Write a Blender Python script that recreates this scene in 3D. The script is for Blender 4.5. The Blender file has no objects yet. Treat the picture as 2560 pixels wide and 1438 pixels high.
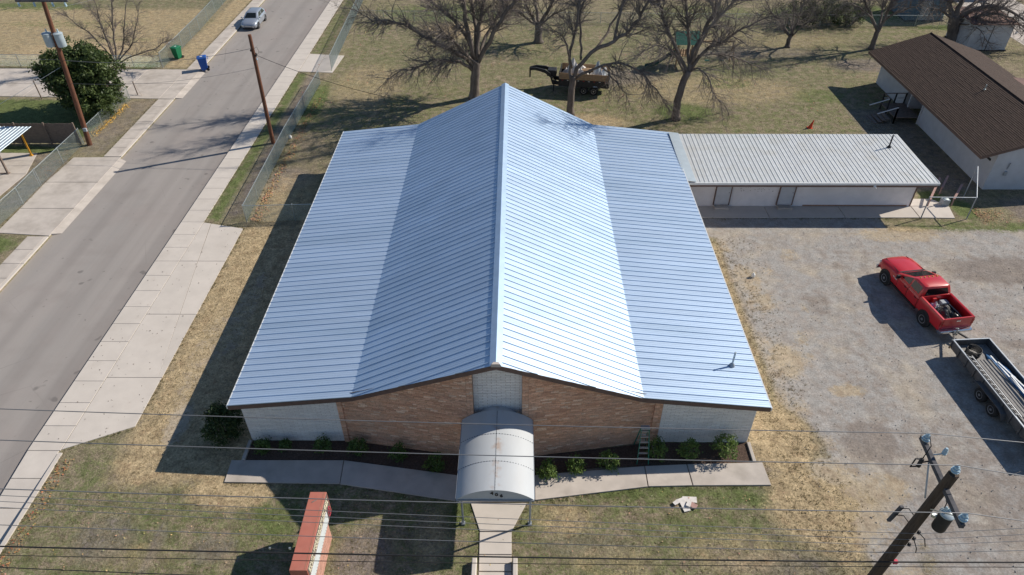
import bpy, bmesh, math, random
import numpy as np
from mathutils import Vector, Matrix
SC = bpy.context.scene
COL = SC.collection
R = math.radians
random.seed(7)

# ---------------------------------------------------------------- camera
F_PX, PITCH, ROLL, YAW, CAM_H = 1746.8, 0.68, -0.0016, 0.007, 26.5
camd = bpy.data.cameras.new('camera')
camd.sensor_width = 36.0
camd.lens = 36.0 * F_PX / 2560.0
camd.clip_start = 0.5
camd.clip_end = 3000
cam = bpy.data.objects.new('camera', camd)
COL.objects.link(cam)
SC.camera = cam
_cy, _sy = math.cos(YAW), math.sin(YAW)
_R0 = Vector((_cy, _sy, 0)); _F0 = Vector((-_sy, _cy, 0))
CF = _F0 * math.cos(PITCH) + Vector((0, 0, -math.sin(PITCH)))
_U0 = _F0 * math.sin(PITCH) + Vector((0, 0, math.cos(PITCH)))
CR = _R0 * math.cos(ROLL) + _U0 * math.sin(ROLL)
CU = _U0 * math.cos(ROLL) - _R0 * math.sin(ROLL)
m = Matrix((CR, CU, -CF)).transposed().to_4x4()
m.translation = (0, 0, CAM_H)
cam.matrix_world = m

# ---------------------------------------------------------------- sky and sun
SUN_EL, SUN_AZ = R(36.56), R(67.46)          # azimuth from +Y towards +X
world = bpy.data.worlds.new('World')
SC.world = world
world.use_nodes = True
wn = world.node_tree
bg = wn.nodes['Background']
sky = wn.nodes.new('ShaderNodeTexSky')
sky.sky_type = 'NISHITA'
sky.sun_disc = False
sky.sun_elevation = SUN_EL
sky.sun_rotation = SUN_AZ
sky.air_density = 1.0
sky.dust_density = 0.0
sky.ozone_density = 3.0
wn.links.new(sky.outputs[0], bg.inputs[0])
bg.inputs[1].default_value = 0.085
sund = bpy.data.lights.new('sun', 'SUN')
sund.energy = 5.0
sund.angle = R(0.53)
sund.color = (1.0, 0.92, 0.80)
sun = bpy.data.objects.new('sun', sund)
COL.objects.link(sun)
_sd = Vector((math.cos(SUN_EL) * math.sin(SUN_AZ), math.cos(SUN_EL) * math.cos(SUN_AZ), math.sin(SUN_EL)))
sun.rotation_euler = _sd.to_track_quat('Z', 'Y').to_euler()
sun.location = _sd * 120
SC.view_settings.view_transform = 'Standard'
SC.view_settings.look = 'None'
SC.view_settings.exposure = 0.12
SC.view_settings.gamma = 1.0
SC.view_settings.use_curve_mapping = False

# ---------------------------------------------------------------- pixel helpers (directions only; the distance comes from the ground or a plane)
def ray(x, y):
    return CF + CR * ((x - 1280) / F_PX) - CU * ((y - 719) / F_PX)
def G(x, y, z=0.0):
    d = ray(x, y); t = (z - CAM_H) / d.z
    return Vector((0, 0, CAM_H)) + d * t
def UP(x, y, Y):
    d = ray(x, y); t = Y / d.y
    return Vector((0, 0, CAM_H)) + d * t

# ---------------------------------------------------------------- mesh builder
class MB:
    def __init__(s):
        s.v = []; s.f = []; s.c = []; s.mi = []; s.cur = 0
    def add(s, vs, fs, col=None):
        o = len(s.v)
        s.v.extend([tuple(p) for p in vs])
        for f in fs:
            s.f.append(tuple(i + o for i in f)); s.mi.append(s.cur)
        s.c.extend([col] * len(vs))
        return o
    def box(s, x0, x1, y0, y1, z0, z1, col=None):
        s.add([(x0,y0,z0),(x1,y0,z0),(x1,y1,z0),(x0,y1,z0),(x0,y0,z1),(x1,y0,z1),(x1,y1,z1),(x0,y1,z1)],
              [(0,3,2,1),(4,5,6,7),(0,1,5,4),(1,2,6,5),(2,3,7,6),(3,0,4,7)], col)
    def bbox(s, x0, x1, y0, y1, z0, z1, b=0.02, col=None):
        # box with chamfered top edges
        s.add([(x0,y0,z0),(x1,y0,z0),(x1,y1,z0),(x0,y1,z0),(x0,y0,z1-b),(x1,y0,z1-b),(x1,y1,z1-b),(x0,y1,z1-b),
               (x0+b,y0+b,z1),(x1-b,y0+b,z1),(x1-b,y1-b,z1),(x0+b,y1-b,z1)],
              [(0,3,2,1),(0,1,5,4),(1,2,6,5),(2,3,7,6),(3,0,4,7),(4,5,9,8),(5,6,10,9),(6,7,11,10),(7,4,8,11),(8,9,10,11)], col)
    def beam(s, a, b, w, h, up=(0,0,1), col=None):
        a = Vector(a); b = Vector(b); d = (b - a).normalized(); u = Vector(up)
        if abs(d.dot(u)) > .98: u = Vector((0,1,0)) if abs(d.y) < .9 else Vector((1,0,0))
        r = d.cross(u).normalized(); u = r.cross(d).normalized()
        r *= w/2; u *= h/2
        vs = [a-r-u, a+r-u, a+r+u, a-r+u, b-r-u, b+r-u, b+r+u, b-r+u]
        s.add(vs, [(0,1,2,3),(7,6,5,4),(0,4,5,1),(1,5,6,2),(2,6,7,3),(3,7,4,0)], col)
    def tube(s, pts, rad, n=6, cap=True, col=None):
        pts = [Vector(p) for p in pts]
        if not isinstance(rad, (list, tuple)): rad = [rad] * len(pts)
        vs = []; fs = []; u = None
        for i, p in enumerate(pts):
            d = (pts[min(i+1, len(pts)-1)] - pts[max(i-1, 0)])
            if d.length < 1e-9: d = Vector((0,0,1))
            d.normalize()
            if u is None:
                u = d.orthogonal().normalized()
            else:
                u = (u - d * u.dot(d))
                u = u.normalized() if u.length > 1e-6 else d.orthogonal().normalized()
            w = d.cross(u)
            for k in range(n):
                a = 2*math.pi*k/n
                vs.append(p + (u*math.cos(a) + w*math.sin(a)) * rad[i])
        for i in range(len(pts)-1):
            for k in range(n):
                k2 = (k+1) % n
                fs.append((i*n+k, i*n+k2, (i+1)*n+k2, (i+1)*n+k))
        if cap:
            fs.append(tuple(range(n-1, -1, -1))); fs.append(tuple(range((len(pts)-1)*n, len(pts)*n)))
        s.add(vs, fs, col)
    def cyl(s, a, b, r0, r1=None, n=12, col=None):
        s.tube([a, b], [r0, r0 if r1 is None else r1], n, True, col)
    def prism(s, poly, z0, z1, col=None, bevel=0):
        n = len(poly)
        if bevel:
            cx = sum(p[0] for p in poly)/n; cyy = sum(p[1] for p in poly)/n
            ins = [(p[0]+(cx-p[0])*bevel/max(.1,math.hypot(cx-p[0],cyy-p[1])), p[1]+(cyy-p[1])*bevel/max(.1,math.hypot(cx-p[0],cyy-p[1]))) for p in poly]
            vs = [(p[0],p[1],z0) for p in poly] + [(p[0],p[1],z1-bevel) for p in poly] + [(p[0],p[1],z1) for p in ins]
            fs = [tuple(range(n-1,-1,-1)), tuple(range(2*n,3*n))]
            for i in range(n):
                j=(i+1)%n; fs.append((i,j,n+j,n+i)); fs.append((n+i,n+j,2*n+j,2*n+i))
        else:
            vs = [(p[0],p[1],z0) for p in poly] + [(p[0],p[1],z1) for p in poly]
            fs = [tuple(range(n-1,-1,-1)), tuple(range(n,2*n))]
            for i in range(n):
                j=(i+1)%n; fs.append((i,j,n+j,n+i))
        s.add(vs, fs, col)
    def loft(s, rings, cap=True, col=None, closed=True):
        n = len(rings[0]); vs = [p for r in rings for p in r]; fs = []
        for i in range(len(rings)-1):
            for k in range(n if closed else n-1):
                k2=(k+1)%n
                fs.append((i*n+k, i*n+k2, (i+1)*n+k2, (i+1)*n+k))
        if cap:
            fs.append(tuple(range(n-1,-1,-1))); fs.append(tuple(range((len(rings)-1)*n, len(rings)*n)))
        s.add(vs, fs, col)
    def lathe(s, c, prof, n=16, axis='z', col=None):
        # prof: list of (radius, height) along axis
        rings = []
        for r, h in prof:
            ring = []
            for k in range(n):
                a = 2*math.pi*k/n; x, y = r*math.cos(a), r*math.sin(a)
                if axis == 'z': q = (c[0]+x, c[1]+y, c[2]+h)
                elif axis == 'y': q = (c[0]+y, c[1]+h, c[2]+x)
                else: q = (c[0]+h, c[1]+x, c[2]+y)
                ring.append(q)
            rings.append(ring)
        s.loft(rings, True, col)
    def quad(s, a, b, c, d, col=None):
        s.add([a,b,c,d], [(0,1,2,3)], col)
    def mesh(s, name, mats, smooth=False, M=None):
        me = bpy.data.meshes.new(name)
        vs = s.v
        if M is not None:
            vs = [M @ Vector(p) for p in vs]
        me.from_pydata(vs, [], s.f)
        if not isinstance(mats, (list, tuple)): mats = [mats]
        for mt in mats: me.materials.append(mt)
        if len(mats) > 1: me.polygons.foreach_set('material_index', s.mi)
        if any(c is not None for c in s.c):
            at = me.color_attributes.new('Col', 'FLOAT_COLOR', 'POINT')
            buf = []
            for c in s.c:
                c = c or (1,1,1)
                buf.extend((c[0], c[1], c[2], 1.0))
            at.data.foreach_set('color', buf)
        if smooth is True:
            me.polygons.foreach_set('use_smooth', [True]*len(me.polygons))
        elif smooth:
            bm = bmesh.new(); bm.from_mesh(me)
            bmesh.ops.recalc_face_normals(bm, faces=bm.faces)
            for fc in bm.faces: fc.smooth = True
            for e in bm.edges:
                if len(e.link_faces) == 2 and e.calc_face_angle(3) > R(smooth): e.smooth = False
            bm.to_mesh(me); bm.free()
        me.update()
        return me
    def build(s, name, mats, parent=None, smooth=False, label=None, cat=None, group=None, kind=None, local=False):
        M = None
        if parent is not None and not local: M = WM[parent.name].inverted()
        me = s.mesh(name, mats, smooth, M)
        o = bpy.data.objects.new(name, me); COL.objects.link(o)
        if parent is not None:
            o.parent = parent; WM[o.name] = WM[parent.name].copy()
        else: WM[o.name] = Matrix()
        tag(o, label, cat, group, kind)
        return o
WM = {}
def tag(o, label=None, cat=None, group=None, kind=None):
    if label: o['label'] = label
    if cat: o['category'] = cat
    if group: o['group'] = group
    if kind: o['kind'] = kind
    return o
def thing(name, label, cat, loc=(0,0,0), rz=0.0, group=None):
    o = bpy.data.objects.new(name, None); COL.objects.link(o)
    o.empty_display_size = .2
    o.location = loc; o.rotation_euler = (0,0,rz)
    WM[o.name] = Matrix.Translation(Vector(loc)) @ Matrix.Rotation(rz, 4, 'Z')
    return tag(o, label, cat, group)
def inst(me, name, parent, M):
    """one more object on shared mesh data; M is its world matrix"""
    o = bpy.data.objects.new(name, me); COL.objects.link(o)
    if parent is not None:
        o.parent = parent; o.matrix_local = WM[parent.name].inverted() @ M
    else: o.matrix_local = M
    WM[o.name] = M
    return o
def copy_tree(o, parent=None, loc=None, rz=None):
    c = o.copy(); COL.objects.link(c); c.parent = parent
    if loc is not None: c.location = loc
    if rz is not None: c.rotation_euler = (0,0,rz)
    for ch in list(o.children): copy_tree(ch, c)
    return c
T = Matrix.Translation

# ---------------------------------------------------------------- materials
def nodes_of(name):
    mt = bpy.data.materials.new(name); mt.use_nodes = True
    nt = mt.node_tree; b = nt.nodes['Principled BSDF']
    return mt, nt, b
def N(nt, typ, **kw):
    n = nt.nodes.new(typ)
    for k_, v_ in kw.items(): setattr(n, k_, v_)
    return n
def noise(nt, vec, scale, detail=4, rough=.55):
    n = N(nt, 'ShaderNodeTexNoise'); n.inputs['Scale'].default_value = scale
    n.inputs['Detail'].default_value = detail; n.inputs['Roughness'].default_value = rough
    nt.links.new(vec, n.inputs['Vector'])
    return n.outputs['Fac']
def math_(nt, op, a, b=None, c=None, clamp=False):
    n = N(nt, 'ShaderNodeMath', operation=op); n.use_clamp = clamp
    for i, q in enumerate((a, b, c)):
        if q is None: continue
        if isinstance(q, (int, float)): n.inputs[i].default_value = q
        else: nt.links.new(q, n.inputs[i])
    return n.outputs[0]
def ramp(nt, fac, lo, hi):
    n = N(nt, 'ShaderNodeMapRange'); n.clamp = True
    nt.links.new(fac, n.inputs[0]); n.inputs[1].default_value = lo; n.inputs[2].default_value = hi
    return n.outputs[0]
def mixc(nt, fac, a, b, mode='MIX'):
    n = N(nt, 'ShaderNodeMix', data_type='RGBA', blend_type=mode)
    for sock, q in ((n.inputs[0], fac), (n.inputs[6], a), (n.inputs[7], b)):
        if isinstance(q, (int, float)): sock.default_value = q
        elif isinstance(q, (tuple, list)): sock.default_value = (q[0], q[1], q[2], 1)
        else: nt.links.new(q, sock)
    return n.outputs[2]
def MAT(name, col, rough=.8, metal=0.0, var=.12, scale=6.0, dirt=None, dscale=.8, damt=.5, dlo=.5, dhi=.7, bump=0.0, bscale=30.0,
        rnd=0.0, attr=False, spec=.3, coat=0.0, stretch=None, bdist=.02):
    mt, nt, b = nodes_of(name)
    geo = N(nt, 'ShaderNodeNewGeometry')
    vec = geo.outputs['Position']
    if stretch:
        mp = N(nt, 'ShaderNodeMapping'); mp.inputs['Scale'].default_value = stretch
        nt.links.new(vec, mp.inputs[0]); vec = mp.outputs[0]
    c = col
    if attr:
        a = N(nt, 'ShaderNodeAttribute', attribute_name='Col'); c = mixc(nt, 1.0, col, a.outputs['Color'], 'MULTIPLY')
    if var:
        f = noise(nt, vec, scale)
        lo = mixc(nt, 1.0, c, (1-var*1.6,)*3, 'MULTIPLY'); hi = mixc(nt, 1.0, c, (1+var*1.6,)*3, 'MULTIPLY')
        c = mixc(nt, ramp(nt, f, .25, .75), lo, hi)
    if rnd:
        oi = N(nt, 'ShaderNodeObjectInfo')
        v = math_(nt, 'MULTIPLY_ADD', oi.outputs['Random'], 2*rnd, 1-rnd)
        cb = N(nt, 'ShaderNodeCombineColor')
        for i in range(3): nt.links.new(v, cb.inputs[i])
        c = mixc(nt, 1.0, c, cb.outputs[0], 'MULTIPLY')
    if dirt:
        f2 = noise(nt, vec, dscale, 6, .62)
        c = mixc(nt, math_(nt, 'MULTIPLY', ramp(nt, f2, dlo, dhi), damt), c, dirt)
    if isinstance(c, (tuple, list)): b.inputs['Base Color'].default_value = (c[0], c[1], c[2], 1)
    else: nt.links.new(c, b.inputs['Base Color'])
    b.inputs['Roughness'].default_value = rough
    b.inputs['Metallic'].default_value = metal
    b.inputs['Specular IOR Level'].default_value = spec
    if coat:
        b.inputs['Coat Weight'].default_value = coat; b.inputs['Coat Roughness'].default_value = .06
    if bump:
        bp = N(nt, 'ShaderNodeBump'); bp.inputs['Strength'].default_value = bump; bp.inputs['Distance'].default_value = bdist
        nt.links.new(noise(nt, vec, bscale, 5, .6), bp.inputs['Height'])
        nt.links.new(bp.outputs[0], b.inputs['Normal'])
    return mt
def LEAF(name, col, col2):
    mt, nt, b = nodes_of(name)
    a = N(nt, 'ShaderNodeAttribute', attribute_name='Col')
    sp = N(nt, 'ShaderNodeSeparateColor'); nt.links.new(a.outputs['Color'], sp.inputs[0])
    c = mixc(nt, sp.outputs[0], col, col2)
    nt.links.new(c, b.inputs['Base Color']); b.inputs['Roughness'].default_value = .55
    b.inputs['Specular IOR Level'].default_value = .35
    tr = N(nt, 'ShaderNodeBsdfTranslucent'); nt.links.new(c, tr.inputs[0])
    mx = N(nt, 'ShaderNodeMixShader'); mx.inputs[0].default_value = .25
    nt.links.new(b.outputs[0], mx.inputs[1]); nt.links.new(tr.outputs[0], mx.inputs[2])
    nt.links.new(mx.outputs[0], nt.nodes['Material Output'].inputs[0])
    return mt
def GLASS(name, col=(.012,.016,.018), rough=.05):
    mt, nt, b = nodes_of(name)
    b.inputs['Base Color'].default_value = (*col, 1); b.inputs['Roughness'].default_value = rough
    b.inputs['Specular IOR Level'].default_value = .5
    return mt

M_ = {}
M_['roof'] = MAT('roof_metal', (.495,.62,.785), .50, .50, .035, 1.2, (.385,.51,.66), .5, .6, .48, .70, rnd=.04, stretch=(.22,1.6,1), bump=.10, bscale=1.1, bdist=.05)
M_['roof_cap'] = MAT('roof_cap_metal', (.42,.555,.73), .50, .50, .05, 2.0)
M_['annex_roof'] = MAT('annex_roof_paint', (.58,.60,.61), .55, .2, .05, 3.0, (.47,.44,.37), .7, .45, .5, .72, rnd=.04)
M_['flash'] = MAT('flashing_metal', (.46,.53,.58), .5, .5, .05, 3.0)
M_['gutter'] = MAT('white_trim', (.70,.72,.73), .45, .1, .05, 4.0)
M_['fascia'] = MAT('brown_fascia', (.15,.10,.085), .6, 0, .12, 5.0)
M_['mortar'] = MAT('mortar', (.36,.245,.185), .95, 0, .12, 12.0)
M_['wmortar'] = MAT('pale_mortar', (.30,.295,.28), .95, 0, .12, 12.0)
M_['brick'] = MAT('tan_brick', (1.06,.99,.96), .85, 0, .14, 18.0, (.36,.31,.27), .6, .35, .5, .75, attr=True)
M_['wbrick'] = MAT('white_brick', (1.06,1.05,1.03), .75, 0, .07, 14.0, (.42,.40,.37), .5, .3, .5, .75, attr=True)
M_['wall'] = MAT('white_wall', (.78,.74,.74), .8, 0, .05, 2.0, (.42,.38,.36), .5, .35, .5, .8)
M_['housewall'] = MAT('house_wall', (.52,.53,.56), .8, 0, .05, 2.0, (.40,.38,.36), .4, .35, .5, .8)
M_['shingle'] = MAT('brown_shingles', (.050,.031,.024), .9, 0, .28, 3.0, (.10,.066,.05), 1.2, .5, .45, .7, bump=.4, bscale=14.0, stretch=(7,1.2,1))
def canopy_mat():
    mt = MAT('canopy_sheet', (.47,.495,.52), .5, 0, .03, 1.5, (.42,.41,.40), 1.1, .3, .5, .75, stretch=(1,.35,1))
    nt = mt.node_tree; b = nt.nodes['Principled BSDF']
    src = b.inputs['Base Color'].links[0].from_socket
    pos = N(nt, 'ShaderNodeNewGeometry').outputs['Position']
    sx = N(nt, 'ShaderNodeSeparateXYZ'); nt.links.new(pos, sx.inputs[0])
    dx = math_(nt, 'ABSOLUTE', math_(nt, 'ADD', sx.outputs[0], .76))
    near = ramp(nt, dx, .34, .02)
    spot = ramp(nt, noise(nt, pos, 2.1, 5, .6), .52, .68)
    c = mixc(nt, math_(nt, 'MULTIPLY', math_(nt, 'MULTIPLY', near, spot), .75), src, (.36,.24,.17))
    nt.links.new(c, b.inputs['Base Color'])
    return mt
M_['rust'] = MAT('rust', (.34,.20,.13), .9, 0, .2, 8.0)
M_['canopy'] = canopy_mat()
M_['dark'] = MAT('dark_metal', (.035,.036,.04), .55, .2, .2, 5.0)
M_['trailer'] = MAT('trailer_steel', (.105,.105,.108), .6, .2, .2, 4.0, (.17,.14,.12), 1.5, .4, .5, .7)
M_['grey_metal'] = MAT('grey_metal', (.33,.36,.40), .5, .4, .1, 5.0)
M_['galv'] = MAT('galvanised', (.50,.55,.56), .42, .75, .12, 6.0)
M_['chain'] = MAT('chain_link_wire', (.42,.50,.48), .45, .6, .1, 6.0)
M_['conc'] = MAT('concrete', (.56,.51,.46), .88, 0, .05, 1.1, (.33,.29,.25), .55, .5, .56, .78, bump=.15, bscale=25.0, rnd=.035)
M_['conc2'] = MAT('old_concrete', (.49,.44,.395), .9, 0, .08, 1.3, (.26,.225,.19), .5, .6, .5, .74, bump=.2, bscale=20.0, rnd=.05)
M_['joint'] = MAT('joint_dirt', (.22,.19,.155), .95, 0, .15, 5.0)
M_['mulch'] = MAT('mulch', (.125,.084,.064), .95, 0, .35, 16.0, (.07,.045,.035), 22.0, .7, .4, .6, bump=1.0, bscale=40.0, bdist=.05)
M_['wood'] = MAT('weathered_wood', (.20,.155,.13), .9, 0, .2, 5.0, stretch=(1,1,8))
M_['plank'] = MAT('grey_plank', (.27,.26,.25), .8, .1, .14, 5.0, rnd=.1)
M_['newwood'] = MAT('new_lumber', (.33,.225,.14), .85, 0, .12, 6.0, rnd=.08)
M_['polewood'] = MAT('pole_wood', (.17,.073,.043), .85, 0, .25, 5.0, (.07,.04,.03), 1.2, .6, .45, .65, stretch=(5,5,.6))
M_['darkpole'] = MAT('dark_pole_wood', (.08,.06,.047), .85, 0, .25, 5.0, (.11,.072,.045), 1.2, .5, .5, .7, stretch=(5,5,.6))
M_['armwood'] = MAT('crossarm_wood', (.085,.085,.095), .85, 0, .25, 6.0)
M_['porcelain'] = MAT('porcelain', (.42,.56,.64), .18, 0, .05, 5.0, spec=.6)
M_['wire'] = MAT('wire', (.20,.205,.22), .5, .4, 0)
M_['cable'] = MAT('black_cable', (.02,.02,.022), .6, 0, 0)
M_['transformer'] = MAT('transformer_paint', (.40,.47,.51), .45, .1, .06, 4.0)
M_['bark'] = MAT('bark', (.155,.13,.115), .95, 0, .3, 4.0, (.24,.215,.195), 1.6, .5, .5, .7, bump=.6, bscale=14.0, stretch=(1,1,.35), bdist=.04)
M_['twig'] = MAT('twig_bark', (.185,.158,.142), .95, 0, .25, 2.0)
M_['red'] = MAT('red_paint', (.52,.012,.018), .38, 0, .05, 2.0, (.42,.10,.09), 3.0, .25, .6, .8, spec=.5, coat=.5)
M_['silver'] = MAT('silver_paint', (.42,.46,.52), .32, .55, .03, 3.0, coat=.5)
M_['blackcar'] = MAT('black_paint', (.02,.022,.026), .3, 0, 0, coat=.6)
M_['chrome'] = MAT('chrome', (.65,.66,.68), .22, .95, .05, 6.0)
M_['tyre'] = MAT('tyre_rubber', (.025,.025,.026), .85, 0, .15, 10.0)
M_['rim'] = MAT('wheel_rim', (.45,.46,.48), .35, .8, .08, 8.0)
M_['glass'] = GLASS('dark_glass', (.01,.013,.014), .12)
M_['lampw'] = GLASS('lamp_glass', (.6,.6,.6), .1)
M_['lampr'] = GLASS('tail_lamp', (.35,.02,.02), .15)
M_['amber'] = GLASS('amber_lamp', (.75,.45,.12), .2)
M_['black'] = MAT('black_plastic', (.022,.022,.024), .6, 0, .1, 6.0)
M_['white'] = MAT('white_plastic', (.72,.72,.70), .6, 0, .05, 6.0)
M_['bluebin'] = MAT('blue_bin', (.012,.085,.36), .45, 0, .06, 4.0)
M_['greenbin'] = MAT('green_bin', (.012,.16,.075), .45, 0, .06, 4.0)
M_['tarp'] = MAT('black_tarp', (.02,.021,.022), .35, 0, .2, 6.0, spec=.6)
M_['bluetarp'] = MAT('blue_sheet', (.05,.17,.36), .4, 0, .15, 3.0, (.40,.50,.60), 1.5, .5, .55, .7)
M_['signred'] = MAT('sign_paint', (.43,.15,.11), .6, 0, .05, 3.0, (.42,.20,.16), 2.0, .4, .5, .75)
M_['signpanel'] = MAT('sign_panel', (.15,.115,.105), .6, 0, .08, 4.0)
M_['signwhite'] = MAT('sign_white', (.60,.65,.67), .5, 0, .04, 3.0)
M_['letters'] = MAT('cream_letters', (.78,.74,.55), .5, 0, 0)
M_['neon'] = MAT('pink_tube', (.62,.07,.12), .35, 0, 0)
M_['yellow'] = MAT('yellow_paint', (.55,.27,.03), .55, 0, .15, 4.0)
M_['greenfg'] = MAT('green_fibreglass', (.035,.20,.14), .5, 0, .08, 6.0)
M_['alu'] = MAT('aluminium', (.55,.56,.57), .4, .7, .06, 6.0)
M_['cone'] = MAT('orange_cone', (.68,.075,.03), .6, 0, .06, 6.0)
M_['boardwhite'] = MAT('white_board', (.66,.63,.60), .8, 0, .1, 6.0)
M_['boardpink'] = MAT('pink_board', (.40,.25,.22), .8, 0, .1, 6.0)
M_['blueshed'] = MAT('blue_siding', (.10,.16,.22), .6, 0, .15, 2.0)
M_['greydoor'] = MAT('pale_door', (.36,.40,.44), .6, 0, .08, 2.0)
M_['brownroof'] = MAT('brown_metal_roof', (.17,.10,.085), .8, 0, .2, 1.5)
M_['playgreen'] = MAT('green_plastic', (.012,.085,.065), .5, 0, .1, 3.0)
M_['leafdry'] = MAT('dry_leaf', (.33,.22,.135), .85, 0, .3, 9.0, attr=True)
M_['evergreen'] = LEAF('evergreen_leaf', (.030,.058,.020), (.125,.165,.05))
M_['shrub'] = LEAF('shrub_leaf', (.05,.10,.025), (.19,.27,.065))
M_['grassblade'] = LEAF('grass_blade', (.07,.10,.028), (.25,.19,.095))

# ================================================================ ground
ROAD_L, ROAD_R, SW_R = -31.0, -22.84, -21.3
def zdown(Y): return -0.07 * max(0.0, min(9.0, 20.5 - Y))
def zroad(Y): return -0.12 + zdown(Y)
_xs = [-500., -200., -90.] + list(np.linspace(-66, ROAD_L - .02, 98)) + [ROAD_L + .005, -28., -25.5, ROAD_R - .012, ROAD_R + .012, -22.0, SW_R - .03, SW_R + .03] \
      + list(np.linspace(SW_R + .35, 64, 244)) + [90., 200., 500.]
_ys = [-120., -20., 2.] + list(np.linspace(8, 96, 250)) + [130., 250., 800.]
def zground(x, y):
    if ROAD_L < x < ROAD_R: return zroad(y) - .012
    if x < SW_R: return zdown(y)
    return 0.0
XX, YY = np.meshgrid(np.array(_xs), np.array(_ys))
ZZ = np.vectorize(zground)(XX, YY)
def blob(cx, cy, rx, ry, soft=.35):
    d = np.sqrt(((XX-cx)/rx)**2 + ((YY-cy)/ry)**2)
    return np.clip((1+soft-d)/(2*soft), 0, 1)
def rect(x0, x1, y0, y1, s=1.0):
    a = np.clip((XX-x0)/s+.5, 0, 1)*np.clip((x1-XX)/s+.5, 0, 1)*np.clip((YY-y0)/s+.5, 0, 1)*np.clip((y1-YY)/s+.5, 0, 1)
    return a
straw = np.zeros_like(XX); green = np.zeros_like(XX); grav = np.zeros_like(XX); dirt = np.zeros_like(XX)
def put(a, w, v=1.0):
    np.maximum(a, w*v, out=a)
# dry strip along the west side and round the corners of the church
put(straw, rect(-18.6, -14.5, 18.5, 39.5, 1.6), .8); put(straw, rect(-15, -12, 19, 41, 1.0), .7)
put(straw, rect(-18, -9.5, 18.9, 20.0, .8), .9); put(straw, blob(-12.6, 18.3, 2.0, .9), .9)
put(straw, rect(-13, 12, 48.2, 52.5, 2.0), .75); put(straw, blob(-4, 51, 9, 2.2), .85); put(straw, blob(6, 55, 4, 2), .6)
put(straw, rect(11.6, 13.6, 16.0, 38, 1.6), .62); put(straw, blob(13.6, 17.8, 2.6, 2.4), .95); put(straw, blob(12.6, 21.5, 1.6, 2.5), .95)
put(straw, blob(16.3, 18.6, 1.4, .9), .75); put(straw, blob(16.9, 24.5, 1.0, .5), .8); put(straw, blob(14.4, 26.6, .9, 1.4), .8); put(straw, blob(14.1, 33.6, .9, 1.6), .7)
put(straw, blob(25.5, 38.5, 3.2, .9), .75); put(straw, blob(17.5, 36.2, .8, .7), .55)
put(straw, rect(-66, -34.9, 68, 86, 2.5), .55); put(straw, blob(-46, 72, 8, 3), .7); put(straw, rect(-34.9, -32.3, 67, 95, .8), .6)
put(straw, blob(18, 62, 10, 4), .45); put(straw, blob(-14, 63, 4, 6), .45); put(straw, blob(-16.5, 43, 2.5, 4), .5)
put(straw, blob(-6, 78, 5, 3), .6); put(straw, blob(26, 75, 12, 3), .35); put(straw, blob(2, 17.0, 1.5, .9), .55); put(straw, blob(-3.5, 16.0, .8, 1.6), .55)
put(straw, blob(9, 15.5, 2.5, 1.2), .45); put(straw, blob(4, 15.0, 2.2, 1.0), .4); put(straw, blob(-15.5, 15.2, 2, .8), .35)
# greener lawn
put(green, blob(-16, 16.6, 3.4, .9, .8), .55); put(green, blob(-10.3, 16.9, 1.8, 1.6, .7), .7); put(green, blob(-19, 19.4, 2.2, 1.1, .8), .5)
put(green, blob(-2.3, 17.3, .55, .9), 1.); put(green, blob(1.1, 17.0, .5, .7), .7); put(green, blob(6, 18.3, 3.5, .5), .7); put(green, blob(10.3, 18.2, 2.2, .6), .7)
put(green, blob(3.2, 14.3, 1.5, .7), .6); put(green, blob(9.0, 14.0, 1.5, .8), .7); put(green, blob(-13, 14.2, 2.5, .6), .55); put(green, blob(7.5, 16.4, 2.5, .8), .55)
put(green, rect(-21.4, -20.1, 39.8, 66, 1.0), .75); put(green, rect(-21.2, -19.6, 71, 90, .5), .5); put(green, blob(-18.0, 59, 1.0, 5), .8)
put(green, blob(14.5, 57.2, 3, 2.2), .75); put(green, blob(19.8, 63.5, 2.6, 1.3), 1.); put(green, blob(27.5, 60.5, 3, 2), .6); put(green, blob(23, 66, 6, 1.6), .5)
put(green, rect(-60, -35.5, 52, 59.6, 1.0), 1.); put(green, blob(-50, 80, 9, 1.6), .8); put(green, blob(-43, 75, 5, 1.0), .7); put(green, blob(-58, 86, 8, 2), .9); put(green, blob(-37.0, 69, 1.8, 5), .6)
put(green, blob(-40, 50.0, 4, .8), .9); put(green, rect(-36.8, -34.8, 42, 50, .6), .35); put(green, blob(-35, 36.8, 2.4, 1.4), .9)
put(green, blob(39, 84, 10, 3), 1.); put(green, blob(48, 79, 4, 1), .8); put(green, blob(-8, 84, 9, 4), .6); put(green, blob(5, 68, 6, 3), .5); put(green, blob(22, 84, 8, 4), .5)
put(green, blob(29.8, 43.2, .9, .9), 1.); put(green, blob(31.3, 41.6, .9, 1.4), .9); put(green, blob(13.2, 23.0, .7, 2.2), .55); put(green, blob(14.0, 31.6, .4, .8), .7); put(green, blob(30, 39.4, 4, .8), .6)
put(green, blob(36, 38.5, 5, 1.6), .8); put(green, rect(28.6, 33.9, 42.5, 64, .8), .3)
# gravel yard
put(grav, rect(13.6, 70, 8, 38.9, 1.4), 1.); put(grav, rect(13.2, 24.5, 20, 39.4, 1.2), 1.); put(grav, blob(13.4, 18.9, 1.2, .6), .65); put(grav, rect(12.6, 25, 38, 42, .6), .9)
for (a_, b_, c_, d_) in ((14.2,12,3.4,7),(13.3,17.8,1.2,2.2),(13.5,21.2,1.2,1.9)):
    grav *= 1 - blob(a_, b_, c_, d_)*.72
put(grav, blob(15.5, 16.0, 1.2, 2.0), .9); put(grav, blob(14.6, 19.6, 1.4, .8), .9); put(grav, blob(-16.8, 27, .9, 5), .5)
put(grav, blob(-16.4, 22.2, .6, 1.6), .8); put(grav, blob(-15.6, 30.5, .7, 5), .55)
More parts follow.
